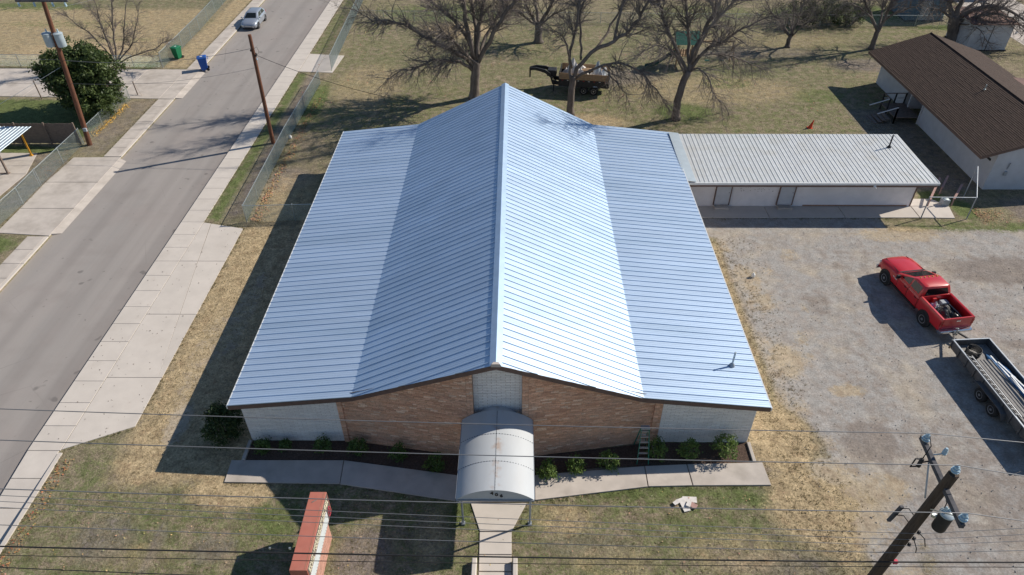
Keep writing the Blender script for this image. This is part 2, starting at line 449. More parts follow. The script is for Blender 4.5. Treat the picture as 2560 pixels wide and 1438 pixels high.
# bare soil; the broad front yard blobs also paint in lens falloff
put(dirt, blob(16.8, 21.2, 1.6, 1.4), .8); put(dirt, blob(18.0, 24.8, 1.8, .9), .45); put(dirt, blob(17.6, 31.4, .9, 1.4), .6); put(dirt, blob(20.8, 29.3, .6, .7), .6)
put(dirt, blob(30.5, 34.6, 4.0, 1.4), 1.); put(dirt, blob(33, 32.8, 2.5, .8), .9); put(dirt, blob(27.3, 27.9, .8, .5), .8); put(dirt, blob(29.2, 26.0, 1.1, .8), .8)
put(dirt, rect(-20.4, -18.7, 40, 66, 1.6), .62); put(dirt, rect(-35.2, -32.2, 49, 59.8, 1.8), .5); put(dirt, rect(-36.8, -34.5, 41, 49, 1.4), .6)
put(dirt, rect(-45, -36, 44, 49.8, .8), .5); put(dirt, blob(-17.0, 45.5, 2, 2.0), .6); put(dirt, blob(24, 71.5, 9, 2.0), .5); put(dirt, blob(36, 68, 6, 2), .6)
put(dirt, blob(9, 65, 6, 2.5), .55); put(dirt, rect(28.7, 34, 44, 58, .8), .55); put(dirt, rect(34, 60, 40, 43.5, 1.2), .6); put(dirt, blob(-17.2, 16.0, 1.5, 1.4), .5)
put(dirt, blob(-12.5, 15.6, 1.1, .8), .5); put(dirt, blob(-6.2, 15.2, 1.4, 1.6), .65); put(dirt, blob(3, 15.8, 2.4, .7), .4); put(dirt, blob(10.6, 15.0, 3, .7), .5)
put(dirt, blob(-14.9, 15.6, .3, 1.6), .6)
put(green, rect(-18.4, 46, 52, 82, 3.0), .40); put(green, rect(-21, 11.5, 12, 19.5, 2.0), .42); put(green, rect(-66, -35.2, 67.5, 96, 1.5), .42); put(dirt, rect(-66, -35.2, 68, 96, 3.0), .3); put(dirt, rect(-18, 40, 60, 84, 6.0), .26)
put(dirt, blob(21, 18, 8, 6, .9), .62); put(dirt, blob(27, 22.5, 4, 8, .9), .5); put(dirt, blob(19, 27, 3, 2, .9), .32); put(dirt, blob(25, 36, 6, 1.4, .9), .34); put(dirt, blob(17.5, 15.5, 2.5, 2.5, .8), .4)  # gravel stains, broadened to put lens falloff into the yard colour
for k_ in range(26):
    q_ = random.Random(200+k_); put(straw, blob(13.2+abs(q_.gauss(0,1.6)), q_.uniform(14,38), q_.uniform(.3,.9), q_.uniform(.3,.8), .8), q_.uniform(.5,.85))
for k_ in range(40):
    q_ = random.Random(300+k_); put(green, blob(q_.uniform(-20.5,12), q_.uniform(12.5,18.5), q_.uniform(.4,1.4), q_.uniform(.25,.7), .9), q_.uniform(.35,.65))
for (x0_, y0_, x1_, y1_, bx_, by_) in ((17.0, 12.5, 21.5, 36.5, 19.0, 25.0), (28.0, 12.5, 20.0, 37.5, 23.0, 28.5)):
    for o_ in (-.85, .85):
        for k_ in range(60):
            t_ = k_/59; px_ = (1-t_)**2*x0_+2*t_*(1-t_)*bx_+t_*t_*x1_; py_ = (1-t_)**2*y0_+2*t_*(1-t_)*by_+t_*t_*y1_
            put(dirt, blob(px_+o_, py_, .24, .45, .6), .46)
nx, ny = len(_xs), len(_ys)
gm = bpy.data.meshes.new('ground')
idx = np.arange(nx*ny).reshape(ny, nx)
fcs = np.stack([idx[:-1,:-1], idx[:-1,1:], idx[1:,1:], idx[1:,:-1]], -1).reshape(-1, 4)
gm.from_pydata(np.stack([XX, YY, ZZ], -1).reshape(-1, 3).tolist(), [], fcs.tolist())
at = gm.color_attributes.new('Cov', 'FLOAT_COLOR', 'POINT')
at.data.foreach_set('color', np.stack([straw, green, grav, dirt], -1).reshape(-1).astype(np.float32))

def ground_mat():
    mt, nt, b = nodes_of('ground_cover')
    pos = N(nt, 'ShaderNodeNewGeometry').outputs['Position']
    a = N(nt, 'ShaderNodeAttribute', attribute_name='Cov')
    sp = N(nt, 'ShaderNodeSeparateColor'); nt.links.new(a.outputs['Color'], sp.inputs[0])
    big = noise(nt, pos, .28, 4, .6); mid = noise(nt, pos, 1.5, 6, .68); fine = noise(nt, pos, 7.5, 6, .75); tiny = noise(nt, pos, 24.0, 3, .7)
    rag = math_(nt, 'ADD', math_(nt, 'MULTIPLY', math_(nt, 'SUBTRACT', mid, .5), 1.3), math_(nt, 'MULTIPLY', math_(nt, 'SUBTRACT', fine, .5), 1.1))
    def cover(s, lo=.3, hi=.72):
        return ramp(nt, math_(nt, 'ADD', s, math_(nt, 'MULTIPLY', rag, math_(nt, 'MINIMUM', math_(nt, 'MULTIPLY', s, 3.0), 1.0))), lo, hi)
    # lawn: dead blades and live ones
    t = math_(nt, 'ADD', math_(nt, 'MULTIPLY', mid, .6), math_(nt, 'MULTIPLY', big, .5))
    lawn = mixc(nt, ramp(nt, math_(nt, 'ADD', t, math_(nt, 'MULTIPLY', math_(nt,'SUBTRACT',fine,.5), .9)), .38, .74), (.285,.22,.155), (.165,.165,.072))
    lawn = mixc(nt, ramp(nt, tiny, .52, .75), lawn, (.42,.345,.235))
    grn = mixc(nt, ramp(nt, fine, .3, .7), (.075,.115,.03), (.19,.20,.085))
    stw = mixc(nt, ramp(nt, fine, .28, .72), (.35,.26,.145), (.56,.435,.26))
    stw = mixc(nt, ramp(nt, mid, .5, .75), stw, (.31,.215,.125))
    grv = mixc(nt, ramp(nt, tiny, .3, .7), (.27,.253,.228), (.405,.382,.348))
    grv = mixc(nt, ramp(nt, mid, .42, .72), grv, (.33,.28,.235))
    grv = mixc(nt, math_(nt, 'MULTIPLY', ramp(nt, big, .5, .68), .65), grv, (.46,.385,.28))
    grv = mixc(nt, math_(nt, 'MULTIPLY', ramp(nt, noise(nt, pos, .55, 6, .7), .52, .68), .55), grv, (.27,.235,.205))
    grv = mixc(nt, math_(nt, 'MULTIPLY', ramp(nt, noise(nt, pos, 3.2, 8, .8), .60, .70), .4), grv, (.20,.175,.15))
    drt = mixc(nt, ramp(nt, fine, .3, .7), (.15,.12,.10), (.28,.235,.195))
    c = mixc(nt, cover(sp.outputs[1]), lawn, grn)
    c = mixc(nt, cover(a.outputs['Alpha']), c, drt)
    cg = cover(sp.outputs[2], .35, .65)
    c = mixc(nt, cg, c, mixc(nt, math_(nt, 'MULTIPLY', cover(a.outputs['Alpha']), .75), grv, drt))
    c = mixc(nt, math_(nt, 'MULTIPLY', cover(sp.outputs[0]), math_(nt, 'SUBTRACT', 1.0, math_(nt, 'MULTIPLY', cg, .45))), c, stw)
    grain = ramp(nt, noise(nt, pos, 9.0, 7, .82), .30, .70)
    grain2 = ramp(nt, noise(nt, pos, 1.9, 6, .72), .33, .67)
    amp = math_(nt, 'MULTIPLY_ADD', cg, -.45, 1.1)
    k1 = math_(nt, 'MULTIPLY_ADD', math_(nt, 'SUBTRACT', grain, .5), 1.05, 1.0)
    k2 = math_(nt, 'MULTIPLY_ADD', math_(nt, 'SUBTRACT', grain2, .5), .62, 1.0)
    kk = math_(nt, 'MULTIPLY', k1, k2)
    kk = math_(nt, 'MULTIPLY_ADD', math_(nt, 'SUBTRACT', kk, 1.0), amp, 1.0)
    cb = N(nt, 'ShaderNodeCombineColor')
    for i, f_ in enumerate((1.0, 1.02, 1.07)): nt.links.new(math_(nt, 'MULTIPLY', kk, f_), cb.inputs[i])
    c = mixc(nt, 1.0, c, cb.outputs[0], 'MULTIPLY')
    nt.links.new(c, b.inputs['Base Color'])
    b.inputs['Roughness'].default_value = .95; b.inputs['Specular IOR Level'].default_value = .1
    bp = N(nt, 'ShaderNodeBump'); bp.inputs['Distance'].default_value = .09
    nt.links.new(math_(nt, 'MULTIPLY_ADD', cg, -.45, .8), bp.inputs['Strength'])
    nt.links.new(math_(nt, 'ADD', fine, math_(nt, 'MULTIPLY', tiny, .6)), bp.inputs['Height']); nt.links.new(bp.outputs[0], b.inputs['Normal'])
    return mt
gm.materials.append(ground_mat())
go = bpy.data.objects.new('ground', gm); COL.objects.link(go); go['kind'] = 'structure'; WM['ground'] = Matrix()

# ================================================================ road
def road_mat():
    mt, nt, b = nodes_of('asphalt')
    pos = N(nt, 'ShaderNodeNewGeometry').outputs['Position']
    mp = N(nt, 'ShaderNodeMapping'); mp.inputs['Scale'].default_value = (1.0, .07, 1); nt.links.new(pos, mp.inputs[0])
    streak = noise(nt, mp.outputs[0], .8, 5, .6)
    mid = noise(nt, pos, .45, 6, .6); fine = noise(nt, pos, 18, 4, .7)
    c = mixc(nt, ramp(nt, streak, .35, .65), (.325,.296,.277), (.285,.264,.25))
    c = mixc(nt, math_(nt, 'MULTIPLY', ramp(nt, mid, .5, .75), .5), c, (.235,.208,.193))
    c = mixc(nt, ramp(nt, noise(nt, pos, 2.6, 3, .5), .70, .76), c, (.15,.137,.13))
    sx = N(nt, 'ShaderNodeSeparateXYZ'); nt.links.new(pos, sx.inputs[0])
    # dusty gutters along both kerbs
    xl = math_(nt, 'ADD', sx.outputs[0], math_(nt, 'MULTIPLY', mid, .8))
    c = mixc(nt, math_(nt, 'MULTIPLY', ramp(nt, xl, -29.6, -30.7), .55), c, (.34,.30,.262))
    c = mixc(nt, math_(nt, 'MULTIPLY', ramp(nt, xl, -23.5, -22.6), .5), c, (.24,.207,.192))
    c = mixc(nt, math_(nt, 'MULTIPLY', fine, .22), c, (.38,.355,.33))
    # worn wheel lanes, oil drips, hairline cracks
    mw = N(nt, 'ShaderNodeMapping'); mw.inputs['Scale'].default_value = (1.0, .012, 1); nt.links.new(pos, mw.inputs[0])
    c = mixc(nt, math_(nt, 'MULTIPLY', ramp(nt, noise(nt, mw.outputs[0], .62, 3, .5), .5, .64), .32), c, (.205,.185,.175))
    c = mixc(nt, math_(nt, 'MULTIPLY', ramp(nt, noise(nt, pos, .16, 5, .6), .52, .66), .35), c, (.31,.268,.25))
    vo = N(nt, 'ShaderNodeTexVoronoi', feature='DISTANCE_TO_EDGE'); vo.inputs['Scale'].default_value = .21
    wp = N(nt, 'ShaderNodeMix', data_type='VECTOR'); wp.inputs[0].default_value = .06
    nz = N(nt, 'ShaderNodeTexNoise'); nz.inputs['Scale'].default_value = 1.2; nt.links.new(pos, nz.inputs['Vector'])
    nt.links.new(pos, wp.inputs[4]); nt.links.new(nz.outputs['Color'], wp.inputs[5]); nt.links.new(wp.outputs[1], vo.inputs['Vector'])
    crack = math_(nt, 'MULTIPLY', ramp(nt, vo.outputs['Distance'], .006, .002), ramp(nt, noise(nt, pos, .09, 2, .5), .48, .6))
    c = mixc(nt, math_(nt, 'MULTIPLY', crack, .22), c, (.11,.10,.095))
    c = mixc(nt, math_(nt, 'MULTIPLY', ramp(nt, noise(nt, pos, 1.15, 2, .4), .70, .75), .6), c, (.13,.12,.115))
    nt.links.new(c, b.inputs['Base Color']); b.inputs['Roughness'].default_value = .9; b.inputs['Specular IOR Level'].default_value = .2
    bp = N(nt, 'ShaderNodeBump'); bp.inputs['Strength'].default_value = .25; bp.inputs['Distance'].default_value = .02
    nt.links.new(fine, bp.inputs['Height']); nt.links.new(bp.outputs[0], b.inputs['Normal'])
    return mt
rb = MB()
ry = [-120, 11.5, 14, 16, 18, 20.5, 24, 40, 60, 90, 160, 800]
for i in range(len(ry)-1):
    y0, y1 = ry[i], ry[i+1]
    rb.quad((ROAD_L+.006, y0, zroad(y0)), (ROAD_R-.014, y0, zroad(y0)), (ROAD_R-.014, y1, zroad(y1)), (ROAD_L+.006, y1, zroad(y1)))
rb.build('road', road_mat(), kind='structure')
# tar patches and cracks lie in the road surface
# ================================================================ pavements
def slabs(root, polys, mat, zt=.035, h=.12, zf=None, name='concrete_slab'):
    for poly in polys:
        cx = sum(p[0] for p in poly)/len(poly); cyy = sum(p[1] for p in poly)/len(poly)
        g_ = .012
        pp = [(p[0]+math.copysign(g_, cx-p[0]), p[1]+math.copysign(g_, cyy-p[1])) for p in poly]
        mb = MB(); mb.prism(pp, zt-h, zt, bevel=.012)
        if zf: mb.v = [(v[0], v[1], v[2]+zf(v[1])) for v in mb.v]
        mb.build(name, mat, root)
def base(name, quads, z=-.0, mat=None, zf=None):
    mb = MB()
    for q in quads:
        mb.add([(p[0], p[1], z + (zf(p[1]) if zf else 0)) for p in q], [tuple(range(len(q)))])
    return mb.build(name, mat or M_['joint'], kind='structure')
ysl = [20.5 + 1.48*i for i in range(-6, 51)]
sw = base('sidewalk', [[(ROAD_R+.02, ysl[i]), (SW_R-.04, ysl[i]), (SW_R-.04, ysl[i+1]), (ROAD_R+.02, ysl[i+1])] for i in range(len(ysl)-1)], .012, zf=zdown)
me_slab = None
for i in range(len(ysl)-1):
    y0, y1 = ysl[i], ysl[i+1]
    if y1 <= 20.6:
        slabs(sw, [[(ROAD_R, y0), (SW_R-.04, y0), (SW_R-.04, y1), (ROAD_R, y1)]], M_['conc'], zf=zdown)
    else:
        if me_slab is None:
            mb = MB(); mb.prism([(ROAD_R+.001, y0+.008), (SW_R-.002, y0+.008), (SW_R-.002, y1-.008), (ROAD_R+.001, y1-.008)], -.085, .035, bevel=.012)
            me_slab = mb.mesh('concrete_slab', M_['conc']); ybase = y0
        inst(me_slab, 'concrete_slab', sw, T((0, y0-ybase, 0)))
# wide parking apron beside it
ap = base('parking_apron', [[(-21.29, 20.6), (-18.40, 21.98), (-18.36, 38.98), (-21.29, 39.7)]], .012)
def dg(y): return -20.62 + (38.6-y)*.152
js = [25.2, 30.2, 35.3]
P_ = []
P_.append([(-21.28, 20.55), (-18.40, 21.95), (-18.40, 25.2), (-21.28, 25.2)])
P_ += [[(-21.28, 25.2), (dg(25.2), 25.2), (dg(30.2), 30.2), (-21.28, 30.2)], [(dg(25.2), 25.2), (-18.38, 25.2), (-18.38, 30.2), (dg(30.2), 30.2)],
       [(-21.28, 30.2), (dg(30.2), 30.2), (dg(35.3), 35.3), (-21.28, 35.3)], [(dg(30.2), 30.2), (-18.37, 30.2), (-18.37, 35.3), (dg(35.3), 35.3)],
       [(-21.28, 35.3), (dg(35.3), 35.3), (-20.75, 39.58), (-21.28, 39.7)], [(dg(35.3), 35.3), (-18.36, 35.3), (-18.36, 38.98), (-20.73, 39.56)]]
slabs(ap, P_, M_['conc'])
# crossing drive behind the fence line
dv = base('drive_crossing', [[(-21.28, 66.2), (-17.9, 65.9), (-17.6, 70.4), (-21.28, 70.9)]], .010)
slabs(dv, [[(-21.27, 66.2), (-19.6, 66.05), (-19.6, 70.65), (-21.27, 70.9)], [(-19.58, 66.05), (-17.9, 65.9), (-17.6, 70.4), (-19.58, 70.65)]], M_['conc'], .03)
# west side pavement, apron and drive
def left_walk(y0, y1):
    n = max(1, round((y1-y0)/1.5)); st = (y1-y0)/n
    r_ = base('west_sidewalk', [[(-32.42, y0), (-31.02, y0), (-31.02, y1), (-32.42, y1)]], .012)
    slabs(r_, [[(-32.42, y0+st*i), (-31.22, y0+st*i), (-31.22, y0+st*(i+1)), (-32.42, y0+st*(i+1))] for i in range(n)], M_['conc2'])
    slabs(r_, [[(-31.2, y0+st*i*2), (-31.0, y0+st*i*2), (-31.0, min(y1, y0+st*(i*2+2))), (-31.2, min(y1, y0+st*(i*2+2)))] for i in range((n+1)//2)], M_['conc'], .045, name='kerb_stone')
left_walk(26.0, 38.0); left_walk(48.95, 59.7); left_walk(66.7, 96.0)
wa = base('west_apron', [[(-34.75, 38.4), (-31.02, 38.05), (-31.02, 48.9), (-34.7, 48.8)]], .012)
slabs(wa, [[(-34.75, 38.4), (-31.0, 38.05), (-31.0, 41.4), (-34.8, 41.4)], [(-34.8, 41.42), (-31.0, 41.42), (-31.0, 45.0), (-34.9, 45.0)], [(-34.9, 45.02), (-31.0, 45.02), (-31.0, 48.9), (-34.7, 48.8)]], M_['conc2'])
wd = base('west_drive', [[(-56, 60.6), (-31.02, 59.75), (-31.02, 66.65), (-56, 67.0)]], .012)
P_ = []
xs_ = [-31.0, -32.4, -36.2, -40.5, -45, -50.5, -56]
for i in range(len(xs_)-1):
    x1, x0 = xs_[i], xs_[i+1]
    fy = lambda x, a, b_: a + (b_-a)*(x+31.0)/(-25.0)
    P_ += [[(x0, fy(x0,59.75,60.6)), (x1, fy(x1,59.75,60.6)), (x1, 63.2), (x0, 63.2)], [(x0, 63.22), (x1, 63.22), (x1, fy(x1,66.65,67.0)), (x0, fy(x0,66.65,67.0))]]
slabs(wd, P_, M_['conc2'])
# ramps where drives meet the road
for (y0, y1) in ((38.3, 48.7), (60.0, 66.4)):
    mb = MB(); mb.add([(-31.005,y0,.02),(-30.45,y0+.25,-.112),(-30.45,y1-.25,-.112),(-31.005,y1,.02),(-31.005,y0,-.13),(-31.005,y1,-.13)],
                      [(0,1,2,3),(0,4,1),(3,2,5),(1,4,5,2)])
    mb.build('drive_ramp', M_['conc2'], kind='structure')
# retaining kerb of the front lawn
mb = MB()
yy = [11.6, 14, 16, 18, 20.35]
for i in range(4):
    y0, y1 = yy[i], yy[i+1]
    mb.add([(-21.3,y0,-.75),(-21.12,y0,-.75),(-21.12,y1,-.75),(-21.3,y1,-.75),(-21.3,y0,.07),(-21.12,y0,.07),(-21.12,y1,.07),(-21.3,y1,.07)],
           [(4,5,6,7),(3,0,4,7),(1,2,6,5)] + ([(0,1,5,4)] if i==0 else []) + ([(2,3,7,6)] if i==3 else []))
mb.build('retaining_kerb', M_['conc'], label='low concrete retaining kerb between front lawn and street sidewalk', cat='kerb')

# ---- front walks, entrance path
fw = base('front_walk', [[(-13.05,18.77),(-7.84,18.71),(-2.6,17.85),(-2.6,19.2),(-7.91,20.0),(-13.1,19.98)], [(.84,17.91),(6.27,18.68),(11.42,18.74),(11.35,19.98),(3.87,19.67),(.86,19.22)], [(-2.58,17.8),(.82,17.85),(.84,20.2),(-2.58,20.2)]], .02)
slabs(fw, [[(-13.05,18.77),(-7.84,18.71),(-7.91,20.0),(-13.1,19.98)], [(-7.83,18.7),(-2.6,17.85),(-2.6,19.2),(-7.9,20.0)],
           [(.86,17.91),(5.9,18.63),(5.9,19.74),(.87,19.22)], [(5.92,18.64),(7.9,18.7),(7.85,19.86),(5.92,19.75)], [(7.92,18.7),(11.42,18.74),(11.35,19.98),(7.87,19.86)],
           [(-2.58,17.8),(.84,17.85),(.84,20.2),(-2.58,20.2)]], M_['conc2'], .07, .1)
ep = base('entrance_path', [[(-1.95,17.8),(.5,17.8),(-.14,16.4),(-1.5,16.4)], [(-1.5,16.38),(-.14,16.38),(-.12,11.5),(-1.46,11.5)]], .014)
slabs(ep, [[(-1.95,17.78),(.5,17.78),(-.14,16.4),(-1.5,16.4)], [(-1.5,16.38),(-.14,16.38),(-.13,15.35),(-1.48,15.35)], [(-1.48,15.33),(-.13,15.33),(-.12,14.62),(-1.46,14.62)], [(-1.46,14.6),(-.12,14.6),(-.12,13.0),(-1.46,13.0)]], M_['conc'], .05, .08)
for x0, lb in ((-1.74, 'low pale concrete cheek wall on the sign side of the entrance path'), (-.1, 'low pale concrete cheek wall on the gravel yard side of the entrance path')):
    mb = MB(); mb.bbox(x0, x0+.2, 11.5, 15.05, -.1, .34, .03)
    mb.build('cheek_wall', M_['conc'], label=lb, cat='low wall', group='cheek walls of the entrance path')
# planting bed of mulch in front of the facade, with edging
mb = MB()
for poly in ([(-12.45,20.0),(-7.9,20.02),(-2.6,19.22),(-2.6,20.32),(-7.9,21.14),(-12.45,21.14)], [(.86,19.24),(3.87,19.69),(10.9,19.98),(10.9,21.1),(6.6,21.1),(.88,20.3)]):
    mb.add([(p[0],p[1],.03) for p in poly], [tuple(range(len(poly)))])
mb.build('mulch_bed', M_['mulch'], kind='structure')
for x0, lb in ((-12.62,'short concrete edging of the mulch bed at the shaded church corner'), (10.9,'short concrete edging of the mulch bed on the gravel yard side')):
    mb = MB(); mb.bbox(x0, x0+.16, 19.98, 21.1, -.02, .13, .015)
    mb.build('bed_edging', M_['conc2'], label=lb, cat='edging')
# annex walk
aw = base('annex_walk', [[(12.4,40.4),(27.9,40.45),(30.1,40.4),(30.4,41.9),(29.6,42.9),(27.7,42.9),(27.7,41.88),(12.4,41.88)]], .014)
slabs(aw, [[(12.4,40.4),(17.4,40.42),(17.4,41.88),(12.4,41.88)], [(17.42,40.42),(22.6,40.44),(22.6,41.88),(17.42,41.88)], [(22.62,40.44),(27.7,40.45),(27.7,41.88),(22.62,41.88)],
           [(27.72,40.45),(30.1,40.4),(30.4,41.9),(27.72,41.9)], [(27.72,41.92),(30.38,41.92),(29.6,42.9),(27.72,42.9)]], M_['conc'], .06, .1)
# carport floor, far side street
cf = base('carport_floor', [[(-47,42.5),(-37.2,42.6),(-37.0,46.2),(-37.9,49.5),(-47,49.6)]], .012)
slabs(cf, [[(-47,42.5),(-37.2,42.6),(-37.0,46.2),(-47,46.2)], [(-47,46.22),(-37.0,46.22),(-37.9,49.5),(-47,49.6)]], M_['conc2'], .03, .06)
mb = MB(); mb.quad((53.4,58,.012),(61,58,.012),(61,130,.012),(53.4,130,.012)); mb.build('side_street', M_['conc2'], kind='structure')

# ================================================================ church
X0, X1, KL, KR, RX = -12.85, 11.36, -7.23, 5.65, -.79
YF, YB, ZE, ZK, ZR, PROW = 20.82, 47.7, 2.82, 3.42, 6.55, 1.08
NP = 64; PW = (YB-YF)/NP
church = thing('church_building', 'large white and tan brick church with pale blue ribbed metal roof', 'building', (-.75, 34, 0))
PROF = [(0,0),(.004,.042),(.040,.042),(.048,0),(.165,0),(.172,.007),(.192,.007),(.199,0),(.288,0),(.295,.007),(.315,.007),(.322,0),(PW,0)]
def panel(xa, za, xb, zb, y0, clip=None, prof=PROF, w=PW):
    d = Vector((xb-xa, 0, zb-za)).normalized(); n = Vector((-d.z, 0, d.x))
    if n.z < 0: n = -n
    mb = MB(); A = []; B = []
    for (py, h) in prof:
        y = y0 + py
        a = Vector((xa, y, za)) + n*h; b = Vector((xb, y, zb)) + n*h
        if clip and y < YF:
            # front edge of the prow: from (xa, YF) to (xb, YF-PROW)
            t = min(1.0, (YF-y)/PROW)
            a = Vector((xa, y, za)).lerp(Vector((xb, y, zb)), t) + n*h
        A.append(a); B.append(b)
    k_ = len(prof); vs = A + B; fs = [(i, i+1, k_+i+1, k_+i) for i in range(k_-1)]
    mb.add(vs, fs)
    # closed lower and front ends of the main rib
    mb.add([A[0],A[1],A[2],A[3]], [(0,1,2,3)])
    return mb
def zslope(x):
    if x < KL: return ZE + (ZK-ZE)*(x-X0)/(KL-X0)
    if x < RX: return ZK + (ZR-ZK)*(x-KL)/(RX-KL)
    if x < KR: return ZR + (ZK-ZR)*(x-RX)/(KR-RX)
    return ZK + (ZE-ZK)*(x-KR)/(X1-KR)
# deck below the sheets, soffit and eave boards
deck = MB()
xs_ = [X0+.03, KL, RX, KR, X1-.03]
for i in range(4):
    xa, xb = xs_[i], xs_[i+1]
    ya = YF + .03 - (PROW if xa == RX else 0); yb = YF + .03 - (PROW if xb == RX else 0)
    za, zb = zslope(xa)-.03, zslope(xb)-.03
    t = .14
    deck.add([(xa,ya,za-t),(xb,yb,zb-t),(xb,YB-.03,zb-t),(xa,YB-.03,za-t),(xa,ya,za),(xb,yb,zb),(xb,YB-.03,zb),(xa,YB-.03,za)],
             [(0,3,2,1),(4,5,6,7),(0,1,5,4),(2,3,7,6)] + ([(3,0,4,7)] if i==0 else []) + ([(1,2,6,5)] if i==3 else []))
roof = deck.build('roof', M_['fascia'], church)
for (xa, za, xb, zb) in ((X0, ZE, KL, ZK), (X1, ZE, KR, ZK), (KL, ZK, RX, ZR), (KR, ZK, RX, ZR)):
    me_ = panel(xa, za, xb, zb, YF).mesh('roof_panel', M_['roof'])
    for i in range(NP):
        inst(me_, 'roof_panel', roof, T((0, i*PW, 0)))
    if xb == RX:
        for j in range(1, 4):
            y0 = YF - j*PW
            if y0 < YF-PROW:
                pr = [(p, h) for p, h in PROF if y0+p >= YF-PROW+.002]
            else: pr = PROF
            if len(pr) > 2: panel(xa, za, xb, zb, y0, True, pr).build('roof_panel', M_['roof'], roof)
# ridge cap, eave and rake trims
def strip(mb, a, b, c, d, th=.012):
    n = (Vector(b)-Vector(a)).cross(Vector(d)-Vector(a)).normalized()
    if n.z < 0: n = -n
    n *= th
    q = [Vector(p) for p in (a,b,c,d)]
    mb.add(q + [p+n for p in q], [(0,3,2,1),(4,5,6,7),(0,1,5,4),(1,2,6,5),(2,3,7,6),(3,0,4,7)])
for s_ in (-1, 1):
    mb = MB(); xo = RX + s_*.25
    e = .055
    # ridge cap follows the prow edge at the front
    sl = (ZR-ZK)/(RX-KL); zo = ZR - .25*sl + e
    yo = YF - PROW + PROW*.25/(RX-KL)
    strip(mb, (RX, YF-PROW-.02, ZR+e), (xo, yo-.02, zo), (xo, YB+.02, zo), (RX, YB+.02, ZR+e))
    mb.build('ridge_cap', M_['roof_cap'], roof)
mb = MB(); mb.prism([(RX-.2, YF-PROW-.06), (RX+.2, YF-PROW-.06), (RX+.12, YF-PROW+.1), (RX-.12, YF-PROW+.1)], ZR-.06, ZR+.095, bevel=.03); mb.build('ridge_end_cap', M_['conc2'], roof)
fas = MB(); fas2 = MB()
for i in range(4):
    xa, xb = [X0, KL, RX, KR, X1][i:i+2]
    ya = YF - (PROW if xa == RX else 0) - .012; yb = YF - (PROW if xb == RX else 0) - .012
    za, zb = zslope(xa)-.012, zslope(xb)-.012
    h = .24
    fas.add([(xa,ya,za-h),(xb,yb,zb-h),(xb,yb,zb),(xa,ya,za),(xa,ya+.035,za-h),(xb,yb+.035,zb-h),(xb,yb+.035,zb),(xa,ya+.035,za)],
            [(0,1,2,3),(7,6,5,4),(3,2,6,7),(1,0,4,5)] + ([(0,3,7,4)] if i==0 else []) + ([(2,1,5,6)] if i==3 else []))
    back = YB + .012
    fas2.add([(xa,back,za-h),(xb,back,zb-h),(xb,back,zb),(xa,back,za)], [(3,2,1,0)])
fas.build('rake_fascia', M_['fascia'], roof); fas2.build('rear_fascia', M_['fascia'], roof)
for x_, s_ in ((X0, -1), (X1, 1)):
    mb = MB(); mb.box(min(x_, x_+s_*.05), max(x_, x_+s_*.05), YF-.02, YB+.02, ZE-.17, ZE+.004); mb.build('eave_trim', M_['gutter'], roof)

# ---- walls
WL, WR, WY, WB = -12.48, 10.94, 21.17, 47.35
pts_front = [(WL, WY), (-7.86, WY), (-2.10, 20.27), (-1.82, 20.27), (-1.82, 20.55), (.28, 20.55), (.28, 20.27), (.56, 20.27), (6.3, WY), (WR, WY)]
def wall_top(x): return zslope(max(X0, min(X1, x))) - .16
def add_wall(mb, a, b, n=1):
    for i in range(n):
        p = (a[0]+(b[0]-a[0])*i/n, a[1]+(b[1]-a[1])*i/n); q = (a[0]+(b[0]-a[0])*(i+1)/n, a[1]+(b[1]-a[1])*(i+1)/n)
        mb.quad((p[0],p[1],0),(q[0],q[1],0),(q[0],q[1],wall_top(q[0])),(p[0],p[1],wall_top(p[0])))
wm = MB()
for i in range(len(pts_front)-1):
    wm.cur = 0
    add_wall(wm, pts_front[i], pts_front[i+1])
front_wall = wm.build('front_wall', M_['mortar'], church)
sm = MB()
for (a, b) in (((WL,WB),(WL,WY)), ((WR,WY),(WR,WB))): add_wall(sm, a, b)
for (a, b) in (((WR,WB),(KR,WB)), ((KR,WB),(RX,WB)), ((RX,WB),(KL,WB)), ((KL,WB),(WL,WB))): add_wall(sm, a, b)
sm.build('side_wall', M_['wall'], church)

BR = []          # (distance, verts, colour, white?)
TAN = [(.65,.41,.28), (.61,.37,.25), (.68,.44,.31), (.57,.34,.235), (.64,.42,.30)]
rng = random.Random(11)
def brick_wall(a, b, white, L, H, jx=.012, jz=.014, proud=.014, z0=.02, vary=True):
    a = Vector((a[0], a[1], 0)); b = Vector((b[0], b[1], 0)); ln = (b-a).length; d = (b-a)/ln; o = Vector((d.y, -d.x, 0))
    j = 0
    while True:
        z = z0 + j*H
        if z > 6.6: break
        s = -(j % 2)*L*.5 - (rng.random()*.25*L if vary else 0)
        while s < ln:
            l_ = L * (rng.choice((.55, 1, 1, 1.25)) if vary else 1)
            s0, s1 = max(0, s), min(ln, s+l_)
            s += l_
            if s1 - s0 < .05: continue
            p, q = a + d*(s0+jx/2), a + d*(s1-jx/2)
            if z + H - jz > min(wall_top(p.x), wall_top(q.x)) - .03: continue
            pr = proud + rng.uniform(-.004, .006)
            if white:
                v = rng.uniform(.93, 1.05); c = (.78*v, .76*v, .75*v)
            else:
                c = rng.choice(TAN); v = rng.uniform(.86, 1.14)
                if rng.random() < .07: c = (.76,.58,.44)
                c = (c[0]*v, c[1]*v, c[2]*v)
            z1 = z + H - jz
            vs = []
            for zz in (z, z1):
                for (pp, oo) in ((p, 0), (q, 0), (q, pr), (p, pr)):
                    w = pp + o*oo; vs.append((w.x, w.y, zz))
            cen = (p+q)/2
            BR.append(((cen - Vector((0,0,CAM_H-z))).length, vs, c, white))
        j += 1
brick_wall((WL, WY), (-7.86, WY), True, .40, .10, vary=False)
